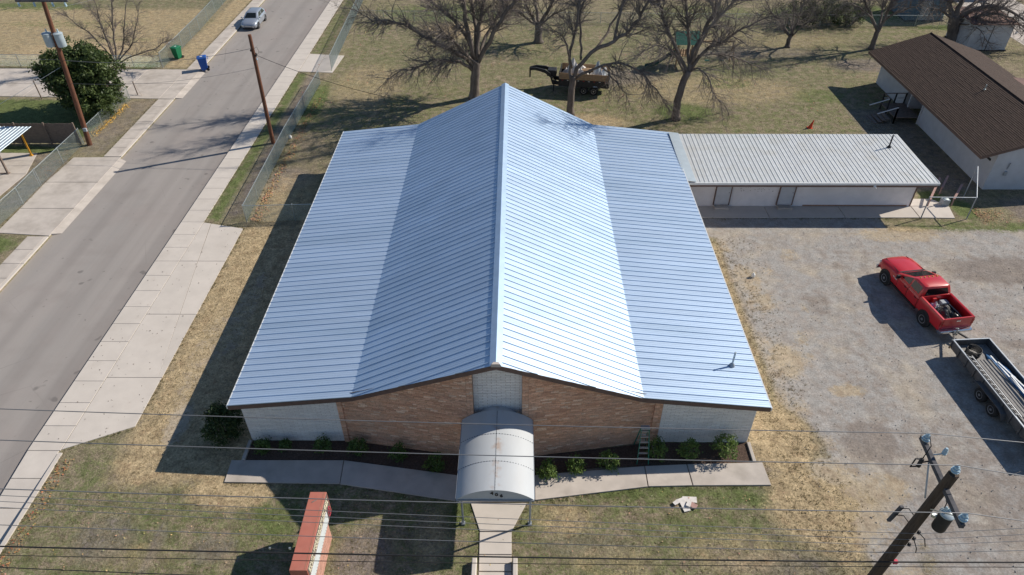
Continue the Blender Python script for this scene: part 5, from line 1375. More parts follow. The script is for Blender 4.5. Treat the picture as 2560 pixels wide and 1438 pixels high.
def insulator(parent, p, tilt=(0,0,0)):
    mb = MB(); mb.lathe(p, [(.03,-.1),(.03,0),(.10,.01),(.11,.05),(.06,.07),(.09,.085),(.095,.12),(.05,.14),(.07,.155),(.06,.20),(.035,.21),(.045,.235),(.02,.25)], 14)
    return mb.build('insulator', M_['porcelain'], parent, 40)
insulator(NP_, (11.10, 12.18, 11.38)); insulator(NP_, (11.03, 10.80, 11.86)); insulator(NP_, (10.90, 9.75, 11.38))
mb = MB(); mb.tube([(11.08,11.75,11.3),(11.25,11.72,11.36),(11.33,11.70,11.42)], .02, 6); mb.build('arrester_bracket', M_['galv'], NP_)
mb = MB(); mb.lathe((11.36,11.70,11.40), [(.03,-.02),(.06,0),(.065,.05),(.045,.07),(.065,.09),(.06,.14),(.045,.16),(.055,.18),(.03,.24)], 12); mb.build('lightning_arrester', M_['porcelain'], NP_, 40)
co = Vector((10.72, 11.62, 11.1))
mb = MB(); mb.tube([(11.02,11.62,11.2),(10.85,11.62,11.15)], .02, 6); mb.lathe((10.80,11.62,10.98), [(.03,-.02),(.055,0),(.055,.30),(.03,.33)], 10); mb.tube([(10.80,11.62,11.28),(10.62,11.62,11.30),(10.60,11.62,10.96),(10.80,11.62,10.98)], .022, 6); mb.build('fuse_cutout', M_['dark'], NP_, 40)
tp = Vector((11.16, 10.42, 10.32))
mb = MB(); mb.lathe(tp, [(.02,-.36),(.165,-.36),(.175,-.32),(.175,.26)], 20); tf = mb.build('transformer', M_['dark'], NP_, 40)
mb = MB(); mb.lathe(tp+Vector((0,0,.26)), [(.19,0),(.19,.035),(.14,.08),(.03,.10)], 20); mb.build('transformer_lid', M_['transformer'], tf, 40)
mb = MB(); mb.beam((10.95,10.6,10.3), (11.05,10.52,10.3), .1, .1); mb.build('bracket', M_['galv'], tf)
for k in range(2):
    mb = MB(); mb.lathe(tp+Vector((.07-.14*k,.05,.31)), [(.04,0),(.05,.05),(.03,.08),(.045,.12),(.02,.2)], 10); mb.build('bushing', M_['porcelain'], tf, 40)
mb = MB(); mb.beam((10.62,11.2,9.75), (10.52,11.24,9.0), .1, .07); mb.build('splice_case', M_['armwood'], NP_)
for (pts) in ([(10.6,11.2,9.65),(10.75,11.1,9.8),(10.9,10.92,9.65)], [(10.56,11.2,9.35),(10.7,11.08,9.5),(10.85,10.92,9.35)], [(10.95,10.62,9.4),(11.15,10.55,9.2),(11.25,10.5,8.9)], [(10.92,10.62,9.1),(11.05,10.5,8.8),(11.1,10.5,8.6)], [(10.80,11.62,11.3),(11.0,11.8,11.6),(11.10,12.1,11.62)], [(11.1,10.5,10.3),(11.15,10.6,10.8),(11.0,10.7,11.2)]):
    mb = MB(); mb.tube(pts, .014, 5); mb.build('jumper_wire', M_['cable'], NP_, True)
for z in (9.35, 9.05, 8.75):
    mb = MB(); q = onp(z)+Vector((.16,-.12,0)); mb.lathe(q, [(.03,-.06),(.05,-.03),(.03,0),(.05,.03),(.03,.06)], 8); mb.build('spool_insulator', M_['dark'], NP_, 40)
mb = MB(); q = onp(7.85)+Vector((.15,-.12,0)); mb.bbox(q.x-.06, q.x+.06, q.y-.05, q.y+.05, q.z-.06, q.z+.06, .01); mb.build('pole_tag', M_['neon'], NP_)
# lines along the front street; each is known at the pole and where it leaves the frame
def frontline(lb, att, yl, yr, r, mat='wire', grp=None, sag=.16):
    A = Vector(att); Y = A.y
    B = UP(0, yl, Y); C = UP(2560, yr, Y)
    dl = (B-A); dr = (C-A)
    pts = sagged(A + dl*2.2, A, sag*3) + sagged(A, A + dr*6.0, sag)[1:]
    # keep the left frame crossing where the photograph has it
    k_ = min(range(len(pts)), key=lambda i: abs(pts[i].x-B.x)); dz = B.z - pts[k_].z
    n_ = 24
    for i in range(n_): pts[i].z += dz*(A.x-pts[i].x)/(A.x-B.x)
    return wire(lb, pts, r, mat, grp)
frontline('bare power line on the house side end of the crossarm', (11.10, 12.18, 11.66), 1022, 1101, .012)
frontline('bare power line on the top insulator of the dark pole', (11.03, 10.80, 12.12), 1100, 1184, .012)
frontline('bare power line on the street side end of the crossarm', (10.90, 9.75, 11.66), 1222, 1297, .012)
for k, (z, yl, yr) in enumerate(((9.35, 1238, 1316), (9.05, 1253, 1332), (8.75, 1268, 1348))):
    q = onp(z)+Vector((.16,-.16,0)); frontline(('upper','middle','lower')[k] + ' of three thin service lines below the transformer', q, yl, yr, .008)
frontline('thin cable above the thick black cable on the pole', onp(8.4)+Vector((.1,-.17,0)), 1312, 1372, .010)
frontline('thick black communication cable strung along the front lawn', onp(7.95)+Vector((.1,-.19,0)), 1366, 1402, .022, 'cable')
frontline('thin black cable just under the thick communication cable', onp(7.7)+Vector((.1,-.19,0)), 1388, 1414, .010, 'cable')
frontline('lowest black cable crossing the sign side of the front lawn', onp(5.9)+Vector((.1,-.19,0)), 1418, 1500, .014, 'cable')
# splice loop hanging on the thick cable
B = UP(700, 1372, onp(7.95).y-.19)
sp = thing('cable_splice', 'small cable splice loop hanging on the thick black cable', 'splice', B)
mb = MB(); mb.tube([B+Vector((-.35+.7*t_, 0, .05-.10*math.sin(math.pi*t_))) for t_ in [k/10 for k in range(11)]], .014, 5); mb.build('loop', M_['cable'], sp, True)
for dx in (-.28, .28):
    mb = MB(); mb.box(B.x+dx-.025, B.x+dx+.025, B.y-.02, B.y+.02, B.z-.02, B.z+.05); mb.build('clamp', M_['galv'], sp)

# street pole with drop wires
P2 = thing('wooden_pole', 'plain brown wooden pole standing by the church side chain link fence', 'utility pole', (-19.7, 51.3, 0))
mb = MB(); mb.tube([(-19.7,51.3,-.1),(-19.66,51.3,3),(-19.6,51.3,6),(-19.55,51.3,8.75)], [.16,.15,.14,.125], 12); mb.build('pole', M_['polewood'], P2, 40)
for (z, x) in ((7.6, -.2), (7.2, .3), (7.35, .38), (6.95, .33)):
    mb = MB(); q = Vector((-19.58+x*.6, 51.2, z)); mb.lathe(q, [(.03,-.06),(.06,-.02),(.04,.02),(.06,.06),(.02,.1)], 8); mb.build('insulator', M_['porcelain'] if z < 7 else M_['dark'], P2, 40)
mb = MB(); mb.tube([(-19.5,51.2,7.7),(-19.2,51.2,7.9),(-19.1,51.2,7.5),(-19.35,51.2,7.25),(-19.5,51.2,7.3)], .014, 5); mb.build('drip_loop', M_['cable'], P2, True)
LP = thing('transformer_pole', 'tall brown utility pole with two grey transformers beside the evergreen tree', 'utility pole', (-34.45, 50.95, 0))
def onl(z): return Vector((-34.45 + .088*z, 50.95, z))
mb = MB(); mb.tube([onl(z) for z in (-.1, 3, 6, 9, 11.9)], [.20,.19,.175,.16,.145], 12); mb.build('pole', M_['polewood'], LP, 40)
mb = MB(); mb.beam((-35.3,50.75,11.3), (-31.6,50.75,11.3), .1, .13); mb.build('crossarm', M_['armwood'], LP)
for s in (-1, 1):
    q = onl(8.55)+Vector((s*.42-.05, -.1, 0))
    mb = MB(); mb.lathe(q, [(.02,-.5),(.30,-.5),(.31,-.46),(.31,.40)], 18); tf = mb.build('transformer', M_['transformer'], LP, 40)
    mb = MB(); mb.lathe(q+Vector((0,0,.40)), [(.33,0),(.33,.05),(.24,.10),(.03,.12)], 18); mb.build('transformer_lid', M_['transformer'], tf, 40)
    mb = MB(); mb.lathe(q+Vector((.08,0,.50)), [(.04,0),(.06,.05),(.04,.1),(.06,.15),(.02,.28)], 10); mb.build('bushing', M_['porcelain'], tf, 40)
for x in (-35.1, -34.0, -32.7, -31.8):
    q = Vector((x, 50.66, 11.15)); mb = MB(); mb.lathe(q, [(.03,-.22),(.09,-.18),(.05,-.13),(.09,-.08),(.05,-.03),(.09,.02),(.03,.08)], 10); mb.build('insulator', M_['porcelain'], LP, 40)
for (z) in (7.1, 6.8):
    mb = MB(); q = onl(z)+Vector((-.2,-.1,0)); mb.lathe(q, [(.03,-.06),(.06,-.02),(.04,.02),(.06,.06),(.02,.1)], 8); mb.build('spool_insulator', M_['dark'], LP, 40)
mb = MB(); q = onl(1.4); mb.bbox(q.x-.02, q.x+.25, q.y-.25, q.y-.12, q.z-.12, q.z+.16, .02); mb.build('meter_tag', M_['greydoor'], LP)
wire('drop cable spanning the street between the two brown poles', sagged(onl(7.0)+Vector((.15,-.1,0)), (-19.65,51.25,7.75), .55), .017, 'wire')
wire('thin lower cable spanning the street between the brown poles', sagged(onl(5.2)+Vector((.15,-.1,0)), (-19.62,51.25,6.3), .5), .010, 'wire')
wire('service drop running from the plain brown pole to the church gable', sagged((-19.5,51.25,7.3), (-3.2,47.6,4.6), .75), .017, 'cable')
wire('guy wire slanting down from the transformer pole past the carport', [onl(6.6), Vector((-41.8, 47.0, 2.9)), Vector((-45.5,45.0,.9))], .012, 'galv')
wire('guy cable slanting left from the transformer pole crossarm', sagged(Vector((-34.9,50.7,11.0)), (-60,48.5,8.0), .4), .010, 'wire')
wire('service wire leaving the transformer pole towards the west field', sagged(onl(7.0), (-62,60,5.6), .5), .010, 'wire')
wire('service wire running past the bare tree from the transformer pole', sagged(onl(10.6), (-26,80,8.5), .5), .009, 'wire')
# loose fence posts near the drive
for (px, py, h, lb) in ((105,248,1.75,'lone dark wooden post beside the west driveway'), (140,240,1.5,'dark post half hidden by the evergreen tree'), (345,238,1.3,'thin dark post with yellow tape at the driveway corner')):
    q = G(px, py); mb = MB(); mb.tube([(q.x, q.y, -.05), (q.x-.05, q.y, h)], .05, 8); mb.build('lone_post', M_['wood'], None, 40, lb, 'post')
q = G(345, 238); mb = MB(); mb.add([(q.x-.2,q.y+.5,.7),(q.x-.2,q.y+.5,.78),(q.x+.5,q.y-.3,.1),(q.x+.5,q.y-.3,.02)], [(0,1,2,3)]); mb.build('warning_tape', M_['yellow'], label='strip of yellow tape hanging from the driveway corner post', cat='tape')

# ================================================================ small things lying about
q = G(2024, 320); cn = thing('traffic_cone', 'orange traffic cone leaning on the lawn behind the annex', 'cone', q)
mb = MB(); mb.lathe(q, [(.17,.03),(.13,.2),(.08,.45),(.03,.7)], 14); mb.v = [(x+(z)*.25, y, z) for x, y, z in mb.v]; mb.build('cone', M_['cone'], cn, 40)
mb = MB(); mb.bbox(q.x-.2, q.x+.2, q.y-.2, q.y+.2, 0, .035, .01); mb.build('base', M_['cone'], cn)
rg = random.Random(3)
q = G(1712, 1262)
for k, (dx, dy, w, l, a_, mt_) in enumerate(((.25,.26,.30,.62,1.45,'boardwhite'), (-.04,-.02,.30,.70,.25,'boardwhite'), (.32,-.06,.26,.38,.9,'boardpink'), (-.38,.06,.2,.3,2.1,'boardwhite'), (.16,-.03,.2,.3,-.5,'boardwhite'))):
    mb = MB(); c, s = math.cos(a_), math.sin(a_)
    poly = [(q.x+dx+u*c-v*s, q.y+dy+u*s+v*c) for u, v in ((-w/2,-l/2),(w/2,-l/2),(w/2*rg.uniform(.6,1),l/2),(-w/2,l/2*rg.uniform(.7,1)))]
    mb.prism(poly, .02+k*.025, .04+k*.025); mb.build('cardboard_scrap', M_[mt_], label=('broad white board scrap on the front lawn', 'long white board scrap at the heart of the lawn pile', 'pinkish brown board scrap on the front lawn', 'small triangular white scrap beside the lawn pile', 'small square white scrap within the lawn pile')[k], cat='scrap')
for (px, py, lb) in ((1882,693,'white plastic jug lying on the gravel yard'), (727,347,'pale plastic bag caught at the chain link fence'), (2540,85,'white bundle beside the far shed and street')):
    q = G(px, py); mb = MB(); mb.lathe((q.x, q.y, .0), [(.08,0),(.12,.05),(.12,.2),(.07,.27),(.035,.3),(.035,.34)], 10); mb.build('plastic_litter', M_['white'], None, 40, lb, 'litter')

# ================================================================ trees
def smooth_path(pts, k=3):
    pts = [Vector(p) for p in pts]; out = []
    for i in range(len(pts)-1):
        p0 = pts[max(0, i-1)]; p1 = pts[i]; p2 = pts[i+1]; p3 = pts[min(len(pts)-1, i+2)]
        for j in range(k):
            t = j/k
            out.append(.5*((2*p1) + (p2-p0)*t + (2*p0-5*p1+4*p2-p3)*t*t + (3*p1-p0-3*p2+p3)*t*t*t))
    out.append(pts[-1]); return out
class Tree:
    def __init__(s, name, lb, base, seed, grp='bare trees of the church lawn', cat='tree'):
        s.rg = random.Random(seed); s.t = thing(name, lb, cat, (base[0], base[1], 0), 0, grp); s.tw = MB(); s.base = Vector(base)
    def trunk(s, pts, r0, r1):
        pts = smooth_path(pts, 4); n = len(pts)
        rr = [r0 + (r1-r0)*i/(n-1) for i in range(n)]; rr[0] *= 1.45; rr[1] *= 1.15
        for i in range(1, n-1): pts[i] = pts[i] + Vector((s.rg.uniform(-.03,.03), s.rg.uniform(-.03,.03), 0))
        mb = MB(); mb.tube(pts, rr, 14); mb.build('trunk', M_['bark'], s.t, True)
    def limb(s, pts, r0, r1=.03, lvl=3, dens=1.6, L=2.1, droop=0.0, start=.2):
        pts = smooth_path(pts, 3); n = len(pts); rg = s.rg
        for i in range(2, n-1): pts[i] = pts[i] + Vector((rg.uniform(-.10,.10), rg.uniform(-.10,.10), rg.uniform(-.08,.08)))
        rr = [r0*.86*(1-i/(n-1))**.85 + r1*.8 for i in range(n)]
        mb = MB(); mb.tube(pts, rr, 8); mb.build('limb', M_['bark'], s.t, True)
        ln = sum((pts[i+1]-pts[i]).length for i in range(n-1)); cnt = int(ln*dens)
        for c in range(cnt):
            t = start + (1-start)*rg.random(); i = min(n-2, int(t*(n-1)))
            d = (pts[i+1]-pts[i]).normalized(); p = pts[i].lerp(pts[i+1], rg.random())
            s.grow(p, s.turn(d, rg.uniform(.5, 1.15)), L*rg.uniform(.6, 1.25)*(1.1-.4*t), max(.018, min(rr[i]*.5, .055)), lvl-1, droop)
        d = (pts[-1]-pts[-2]).normalized()
        for _ in range(3): s.grow(pts[-1], s.turn(d, rg.uniform(.1,.6)), L*rg.uniform(.7,1.1), r1*1.0, lvl-1, droop)
    def turn(s, d, a):
        o = d.orthogonal().normalized(); o.rotate(Matrix.Rotation(s.rg.uniform(0, 6.283), 3, d))
        return (d*math.cos(a) + o*math.sin(a)).normalized()
    def grow(s, p, d, L, r, lvl, droop=0.0):
        rg = s.rg; n = (4, 4, 3, 2)[min(3, 3-lvl)] if lvl > 0 else 2
        pts = [p.copy()]; dd = d.copy()
        for i in range(n):
            dd = (dd + Vector((rg.gauss(0,.2), rg.gauss(0,.2), rg.gauss(0,.16) + .06 - droop*.35))).normalized()
            q = pts[-1] + dd*(L/n)
            if q.z < .4: q.z = .4
            pts.append(q)
        rr = [r*(1-.6*i/n) for i in range(n+1)]
        s.tw.tube(pts, rr, 4 if lvl >= 2 else 3, False)
        if lvl <= 0: return
        for c in range((4, 5, 4)[min(2, lvl-1)] + (rg.random() < .5)):
            i = rg.randrange(1, n+1); dv = (pts[i]-pts[i-1]).normalized()
            s.grow(pts[i-1].lerp(pts[i], rg.random()), s.turn(dv, rg.uniform(.4, 1.0)), L*rg.uniform(.45,.72), max(.006, rr[i]*.7), lvl-1, droop)
    def done(s):
        s.tw.build('crown', M_['twig'], s.t, kind='stuff')
def PX(Y0, lst, ext=2):
    """pixel path -> points; third value is the offset in depth from the trunk"""
    pts = [UP(x, y, Y0+dy) for x, y, dy in lst]
    if lst[-1][1] < 20 and pts[-1].z > 6.5:      # limbs that leave the frame upwards go on to the crown's top
        d = (pts[-1]-pts[-2]).normalized()
        for k in range(ext):
            d = (d + Vector((0, 0, .35))).normalized(); pts.append(pts[-1] + d*2.3)
    return pts
GB = 'bare trees of the church lawn'
# the big pecan left of the ridge
b = G(1186, 246); Y = b.y
t = Tree('pecan_tree', 'large bare tree with spreading limbs behind the roof ridge', b, 1)
t.trunk([b, UP(1187,205,Y), UP(1189,175,Y), UP(1190,150,Y)], .43, .36)
for lst, r, dr in (([(1188,165,0),(1150,135,-.4),(1100,112,-1.0),(1055,90,-1.6),(1010,62,-2),(970,52,-2.4),(930,50,-2.6),(900,32,-2.8)], .20, .2),
                   ([(1186,180,0),(1162,160,-.6),(1125,152,-1.6),(1090,150,-2.4),(1058,160,-3.0),(1030,172,-3.4),(1000,178,-3.6),(975,195,-3.6)], .16, .5),
                   ([(1186,172,0),(1160,140,.6),(1130,100,1.2),(1105,92,1.6),(1068,85,2.0)], .14, .1),
                   ([(1185,155,0),(1172,105,.3),(1135,50,.5),(1095,18,1.0),(1060,-20,1.4)], .20, 0),
                   ([(1186,150,0),(1168,70,0),(1160,10,-.3),(1150,-70,-.5)], .22, 0),
                   ([(1192,150,0),(1196,85,.4),(1206,25,.7),(1228,-50,1.0)], .23, 0),
                   ([(1194,158,0),(1222,105,-.3),(1250,55,-.8),(1282,8,-1.2),(1310,-50,-1.6)], .22, 0),
                   ([(1192,150,0),(1190,70,1.0),(1180,0,2.0),(1172,-60,2.6)], .17, 0),
                   ([(1195,150,0),(1215,90,1.5),(1250,30,3.0),(1275,-40,3.8)], .16, 0),
                   ([(1187,160,0),(1150,120,-1.5),(1105,75,-3.0),(1080,20,-4.0)], .15, .1)):
    t.limb(PX(Y, lst, 3), r, droop=dr, dens=4.2)
t.done()
b = G(1425, 287); Y = b.y
t = Tree('pecan_tree', 'bare forked tree rising behind the right roof slope before the dump trailer', b, 2)
t.trunk([b, UP(1427,245,Y), UP(1430,215,Y), UP(1434,190,Y)], .30, .26)
for lst, r, dr in (([(1428,205,0),(1424,165,.2),(1430,110,.4),(1440,60,.6),(1450,-10,.8)], .13, 0),
                   ([(1434,198,0),(1452,158,-.2),(1490,122,-.5),(1535,103,-.8),(1575,72,-1.0),(1605,35,-1.2),(1625,-20,-1.4)], .19, 0),
                   ([(1440,195,0),(1470,178,-.6),(1510,163,-1.2),(1545,158,-1.8),(1590,172,-2.2),(1622,200,-2.5),(1645,232,-2.6),(1662,258,-2.6)], .12, .5),
                   ([(1500,165,-1.2),(1518,180,-1.5),(1540,205,-1.8),(1565,235,-2.0)], .06, .5),
                   ([(1430,170,0),(1415,110,-.6),(1400,85,-1.0),(1370,75,-1.6)], .08, .1),
                   ([(1452,150,0),(1453,100,.5),(1452,40,.8),(1465,-20,1.0)], .09, 0),
                   ([(1535,103,-.8),(1545,50,-.4),(1560,0,0)], .10, 0),
                   ([(1490,122,-.5),(1520,80,1.0),(1545,30,2.0),(1570,-20,2.4)], .10, 0)):
    t.limb(PX(Y, lst, 4), r, droop=dr, dens=4.2, start=.28)
t.done()
b = G(1689, 298); Y = b.y
t = Tree('pecan_tree', 'bare tree with leaning trunk standing behind the annex roof', b, 3)
t.trunk([b, UP(1694,255,Y), UP(1706,210,Y), UP(1722,178,Y)], .33, .27)
for lst, r, dr in (([(1720,185,0),(1735,130,.3),(1765,70,.6),(1790,15,.8),(1800,-40,1.0)], .19, 0),
                   ([(1722,180,0),(1760,130,-.3),(1800,108,-.8),(1840,80,-1.2),(1890,55,-1.6),(1935,40,-2.0)], .17, 0),
                   ([(1718,182,0),(1692,120,.3),(1665,65,.6),(1645,5,.8)], .16, 0),
                   ([(1722,182,0),(1745,172,-.8),(1768,192,-1.4),(1782,228,-1.8),(1796,250,-2.0)], .08, .5),
                   ([(1712,185,0),(1690,140,-1.0),(1660,120,-1.8),(1630,115,-2.4),(1600,135,-2.8)], .10, .3),
                   ([(1724,178,0),(1720,110,.8),(1715,40,1.4),(1710,-30,1.8)], .15, 0),
                   ([(1745,140,0),(1800,135,1.0),(1850,150,1.6),(1890,165,2.0)], .08, .3),
                   ([(1730,160,0),(1760,90,-1.5),(1800,40,-2.6),(1840,0,-3.2)], .12, 0)):
    t.limb(PX(Y, lst, 3), r, droop=dr, dens=4.4)
t.done()
def simple(seed, lb, bx, by, trunk, limbs, r0, grp=GB, name='pecan_tree', dens=3.0, L=2.0, bark=None):
    b = G(bx, by); Y = b.y
    t = Tree(name, lb, b, seed, grp)
    t.trunk([b] + [UP(x, y, Y) for x, y in trunk], r0, r0*.8)
    for lst, r in limbs: t.limb(PX(Y, lst), r, dens=dens, L=L)
    t.done()
simple(4, 'bare tree with V fork standing beyond the dump trailer', 1346, 106, [(1346,80),(1346,60)],
       [([(1344,66,0),(1328,38,0),(1312,5,0),(1300,-50,0)], .22), ([(1348,66,0),(1368,28,0),(1390,-10,0),(1410,-60,0)], .22), ([(1346,62,0),(1340,10,1.5),(1338,-50,2.5)], .2), ([(1344,66,0),(1315,42,-1),(1285,25,-2),(1262,20,-3)], .13), ([(1349,66,0),(1385,35,-1),(1425,20,-2)], .12)], .42, L=2.4)
simple(5, 'small bare tree with twin stems behind the leaning tree', 1968, 118, [(1972,100),(1976,88)],
       [([(1975,92,0),(1955,58,0),(1930,28,0),(1910,-10,0)], .12), ([(1977,92,0),(1992,55,0),(2008,10,0),(2020,-40,0)], .14), ([(1976,90,0),(1985,45,1.2),(1980,-10,2)], .1), ([(1975,92,0),(1940,60,-1),(1905,45,-1.5)], .08), ([(1978,92,0),(2015,60,-1),(2050,40,-1.5)], .08)], .24)
simple(6, 'bare tree with forked trunk above the white house roof', 2178, 123, [(2188,95),(2195,74)],
       [([(2194,78,0),(2180,45,0),(2162,5,0),(2150,-50,0)], .17), ([(2196,78,0),(2214,38,0),(2232,-5,0),(2250,-50,0)], .18), ([(2205,55,0),(2245,30,-.8),(2290,15,-1.6),(2320,-5,-2)], .1), ([(2180,45,0),(2150,20,-.6),(2120,5,-1)], .09), ([(2196,76,0),(2205,20,1.6),(2210,-30,2.4)], .13)], .27)
simple(7, 'massive old bare tree between the blue shed and grey shed', 2382, 104, [(2384,65),(2388,38)],
       [([(2388,52,0),(2425,28,-.5),(2470,15,-1.2),(2515,22,-1.8),(2560,50,-2.2),(2600,80,-2.4)], .30), ([(2386,48,0),(2405,5,0),(2425,-50,0)], .36), ([(2382,48,0),(2372,5,.4),(2365,-60,.6)], .34), ([(2390,58,0),(2435,42,-1.2),(2490,35,-2),(2530,45,-2.6),(2570,75,-3)], .2), ([(2390,45,0),(2440,5,1),(2500,-20,2)], .26), ([(2384,50,0),(2350,25,-1),(2320,20,-2)], .14), ([(2392,62,0),(2430,60,-2),(2450,75,-3),(2462,95,-3.4)], .07)], .62, L=2.6)
simple(8, 'small bare many stemmed tree behind the dark evergreen', 292, 168, [(292,158),(292,150)],
       [([(291,156,0),(272,110,0),(250,55,0),(235,0,0)], .07), ([(292,156,0),(285,100,.3),(280,40,.6),(275,-30,.8)], .08), ([(293,156,0),(308,110,0),(312,60,0),(318,0,0)], .08), ([(293,156,0),(322,120,0),(338,75,0),(345,30,0)], .06), ([(290,158,0),(245,105,-.4),(205,70,-.8),(165,40,-1)], .06), ([(294,160,0),(335,140,-.3),(385,122,-.6),(410,105,-.8)], .05), ([(292,156,0),(260,80,1),(225,20,1.6)], .06)], .12, 'trees of the west field', 'bare_tree', 2.4, 1.3)
# brush and evergreens at the edges of the view
def leaf_cloud(mb, c, rad, clumps, per, size, cr, rg, lo=.0, hi=1.0, shell=.35):
    c = Vector(c)
    for k in range(clumps):
        d = Vector((rg.gauss(0,1), rg.gauss(0,1), rg.gauss(0,1))).normalized(); u = rg.random()**(1/3)*(1-shell)+shell
        lump = 1 + .16*math.sin(3*math.atan2(d.y, d.x)+rad[0]*9) + .1*math.sin(7*d.z+c.x)
        q = c + Vector((d.x*rad[0], d.y*rad[1], d.z*rad[2]))*u*lump
        if q.z < .12: q.z = .12+rg.random()*.1
        tone = rg.random()
        for j in range(per):
            p = q + Vector((rg.gauss(0,cr), rg.gauss(0,cr), rg.gauss(0,cr*.75)))
            if p.z < .03: continue
            n = Vector((rg.gauss(0,.8), rg.gauss(0,.8), rg.gauss(.5,.7))).normalized(); o = n.orthogonal().normalized(); o.rotate(Matrix.Rotation(rg.random()*6.28, 3, n)); w = n.cross(o)
            s = size*rg.uniform(.6, 1.3); v = lo + (hi-lo)*min(1, max(0, tone*.6 + rg.random()*.4))
            mb.add([p - o*s, p + w*s*.5, p + o*s, p - w*s*.5], [(0,1,2,3)], (v, v, v))
def evergreen(name, lb, parts, trunk, seed, leaf='evergreen', size=.13, grp=None):
    rg = random.Random(seed); b = trunk[0]
    t = thing(name, lb, 'tree', (b[0], b[1], 0), 0, grp)
    mb = MB(); mb.tube([(*b, 0), (b[0]+.1, b[1], trunk[1]*.5), (b[0]-.1, b[1]-.1, trunk[1])], [trunk[2]*1.3, trunk[2], trunk[2]*.5], 10); mb.build('trunk', M_['bark'], t, True)
    for i in range(5):
        a_ = rg.random()*6.28; c = parts[0][0]
        mb = MB(); mb.tube([(b[0], b[1], trunk[1]*.35), (b[0]+(c[0]-b[0])*.5+.4*math.cos(a_), b[1]+(c[1]-b[1])*.5+.4*math.sin(a_), trunk[1]*.7), (c[0]+1.1*math.cos(a_), c[1]+1.1*math.sin(a_), c[2]+.4)], [trunk[2]*.6, trunk[2]*.4, .03], 6); mb.build('limb', M_['bark'], t, True)
    mb = MB()
    for (c, r_, cl, per) in parts: leaf_cloud(mb, c, r_, cl, per, size, .22, rg)
    mb.build('crown', M_[leaf], t, kind='stuff')
evergreen('evergreen_tree', 'dense dark green evergreen tree beside the transformer pole', [((-37.2,57.6,3.0),(2.9,2.5,2.5),300,48), ((-36.0,57.0,4.3),(1.7,1.7,1.5),110,48), ((-38.8,57.2,3.9),(1.6,1.5,1.3),80,48), ((-36.0,55.9,1.6),(2.0,1.5,1.4),110,48)], ((-35.45,59.2), 3.2, .22), 21)
for k, (x, y, h) in enumerate(((-44,95,2.6),(-38.5,96,3.0),(-49,97,2.8),(-34.5,99.5,2.4))):
    evergreen('dark_evergreen', 'dark evergreen at the far edge of the west field', [((x,y,h*.9),(2.6,2.2,h*.85),150,36)], ((x,y), h, .2), 30+k, grp='evergreens beyond the west field')
for k, (px, py, r_) in enumerate(((1990,60,2.3),(2060,58,2.4),(2115,62,1.9))):
    b = G(px, py); rg = random.Random(50+k)
    t = thing('brush_thicket', ('dark tangled brush behind the back fence nearest the twin stemmed tree', 'dark tangled brush at the middle of the clump behind the back fence', 'dark tangled brush behind the back fence nearest the forked tree')[k], 'shrub', (b.x, b.y, 0), 0, 'brush beyond the back fence')
    tr = Tree.__new__(Tree); tr.rg = rg; tr.t = t; tr.tw = MB()
    for i in range(16):
        a_ = rg.random()*6.28; tr.grow(Vector((b.x+.6*math.cos(a_), b.y+.6*math.sin(a_), .1)), Vector((math.cos(a_)*.7, math.sin(a_)*.7, .9)).normalized(), r_*rg.uniform(.8,1.3), .03, 3)
    tr.tw.build('stems', M_['twig'], t, kind='stuff')
    mb = MB(); leaf_cloud(mb, (b.x, b.y, r_*.6), (r_, r_*.7, r_*.6), 60, 30, .10, .2, rg, 0, .3); mb.build('crown', M_['evergreen'], t, kind='stuff')

# ---- front shrubs
def shrub(lb, x, y, r_, h, seed, grp, bright=.5):
    rg = random.Random(seed); t = thing('shrub', lb, 'shrub', (x, y, 0), 0, grp)
    mb = MB()
    for i in range(7):
        a_ = rg.random()*6.28; mb.tube([(x, y, .02), (x+r_*.4*math.cos(a_), y+r_*.4*math.sin(a_), h*.5), (x+r_*.6*math.cos(a_), y+r_*.6*math.sin(a_), h*.8)], [.02,.014,.006], 4)
    mb.build('stems', M_['twig'], t)
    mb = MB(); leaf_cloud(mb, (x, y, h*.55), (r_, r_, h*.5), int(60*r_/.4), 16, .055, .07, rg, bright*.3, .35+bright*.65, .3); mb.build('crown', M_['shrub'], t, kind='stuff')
ordw = ('first','second','third','fourth','fifth','sixth')
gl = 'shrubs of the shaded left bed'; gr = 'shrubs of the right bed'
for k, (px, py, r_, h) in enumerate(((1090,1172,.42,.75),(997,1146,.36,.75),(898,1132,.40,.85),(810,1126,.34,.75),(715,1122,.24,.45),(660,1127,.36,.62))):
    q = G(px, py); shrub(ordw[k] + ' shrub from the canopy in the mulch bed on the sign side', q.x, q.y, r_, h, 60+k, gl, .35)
for k, (px, py, r_, h) in enumerate(((1368,1192,.42,.9),(1440,1179,.38,.85),(1518,1168,.42,.95),(1637,1144,.42,1.15),(1718,1144,.42,1.1),(1806,1140,.54,1.25))):
    q = G(px, py); shrub(ordw[k] + ' shrub from the canopy in the mulch bed on the ladder side', q.x, q.y, r_, h, 70+k, gr, .8)  # brighter leaf tones than the other bed paint these shrubs as sunlit
rg = random.Random(81); t = thing('large_bush', 'big dark rounded bush at the shaded church corner', 'bush', (-13.7, 21.3, 0))
mb = MB()
for i in range(8):
    a_ = rg.random()*6.28; mb.tube([(-13.7,21.4,0),(-13.7+.4*math.cos(a_),21.4+.4*math.sin(a_),.8),(-13.7+.7*math.cos(a_),21.4+.7*math.sin(a_),1.5)], [.04,.03,.01], 5)
mb.build('stems', M_['twig'], t)
mb = MB(); leaf_cloud(mb, (-13.75,21.4,.95), (.80,.9,.9), 140, 30, .07, .12, rg, 0, .5); mb.build('crown', M_['evergreen'], t, kind='stuff')

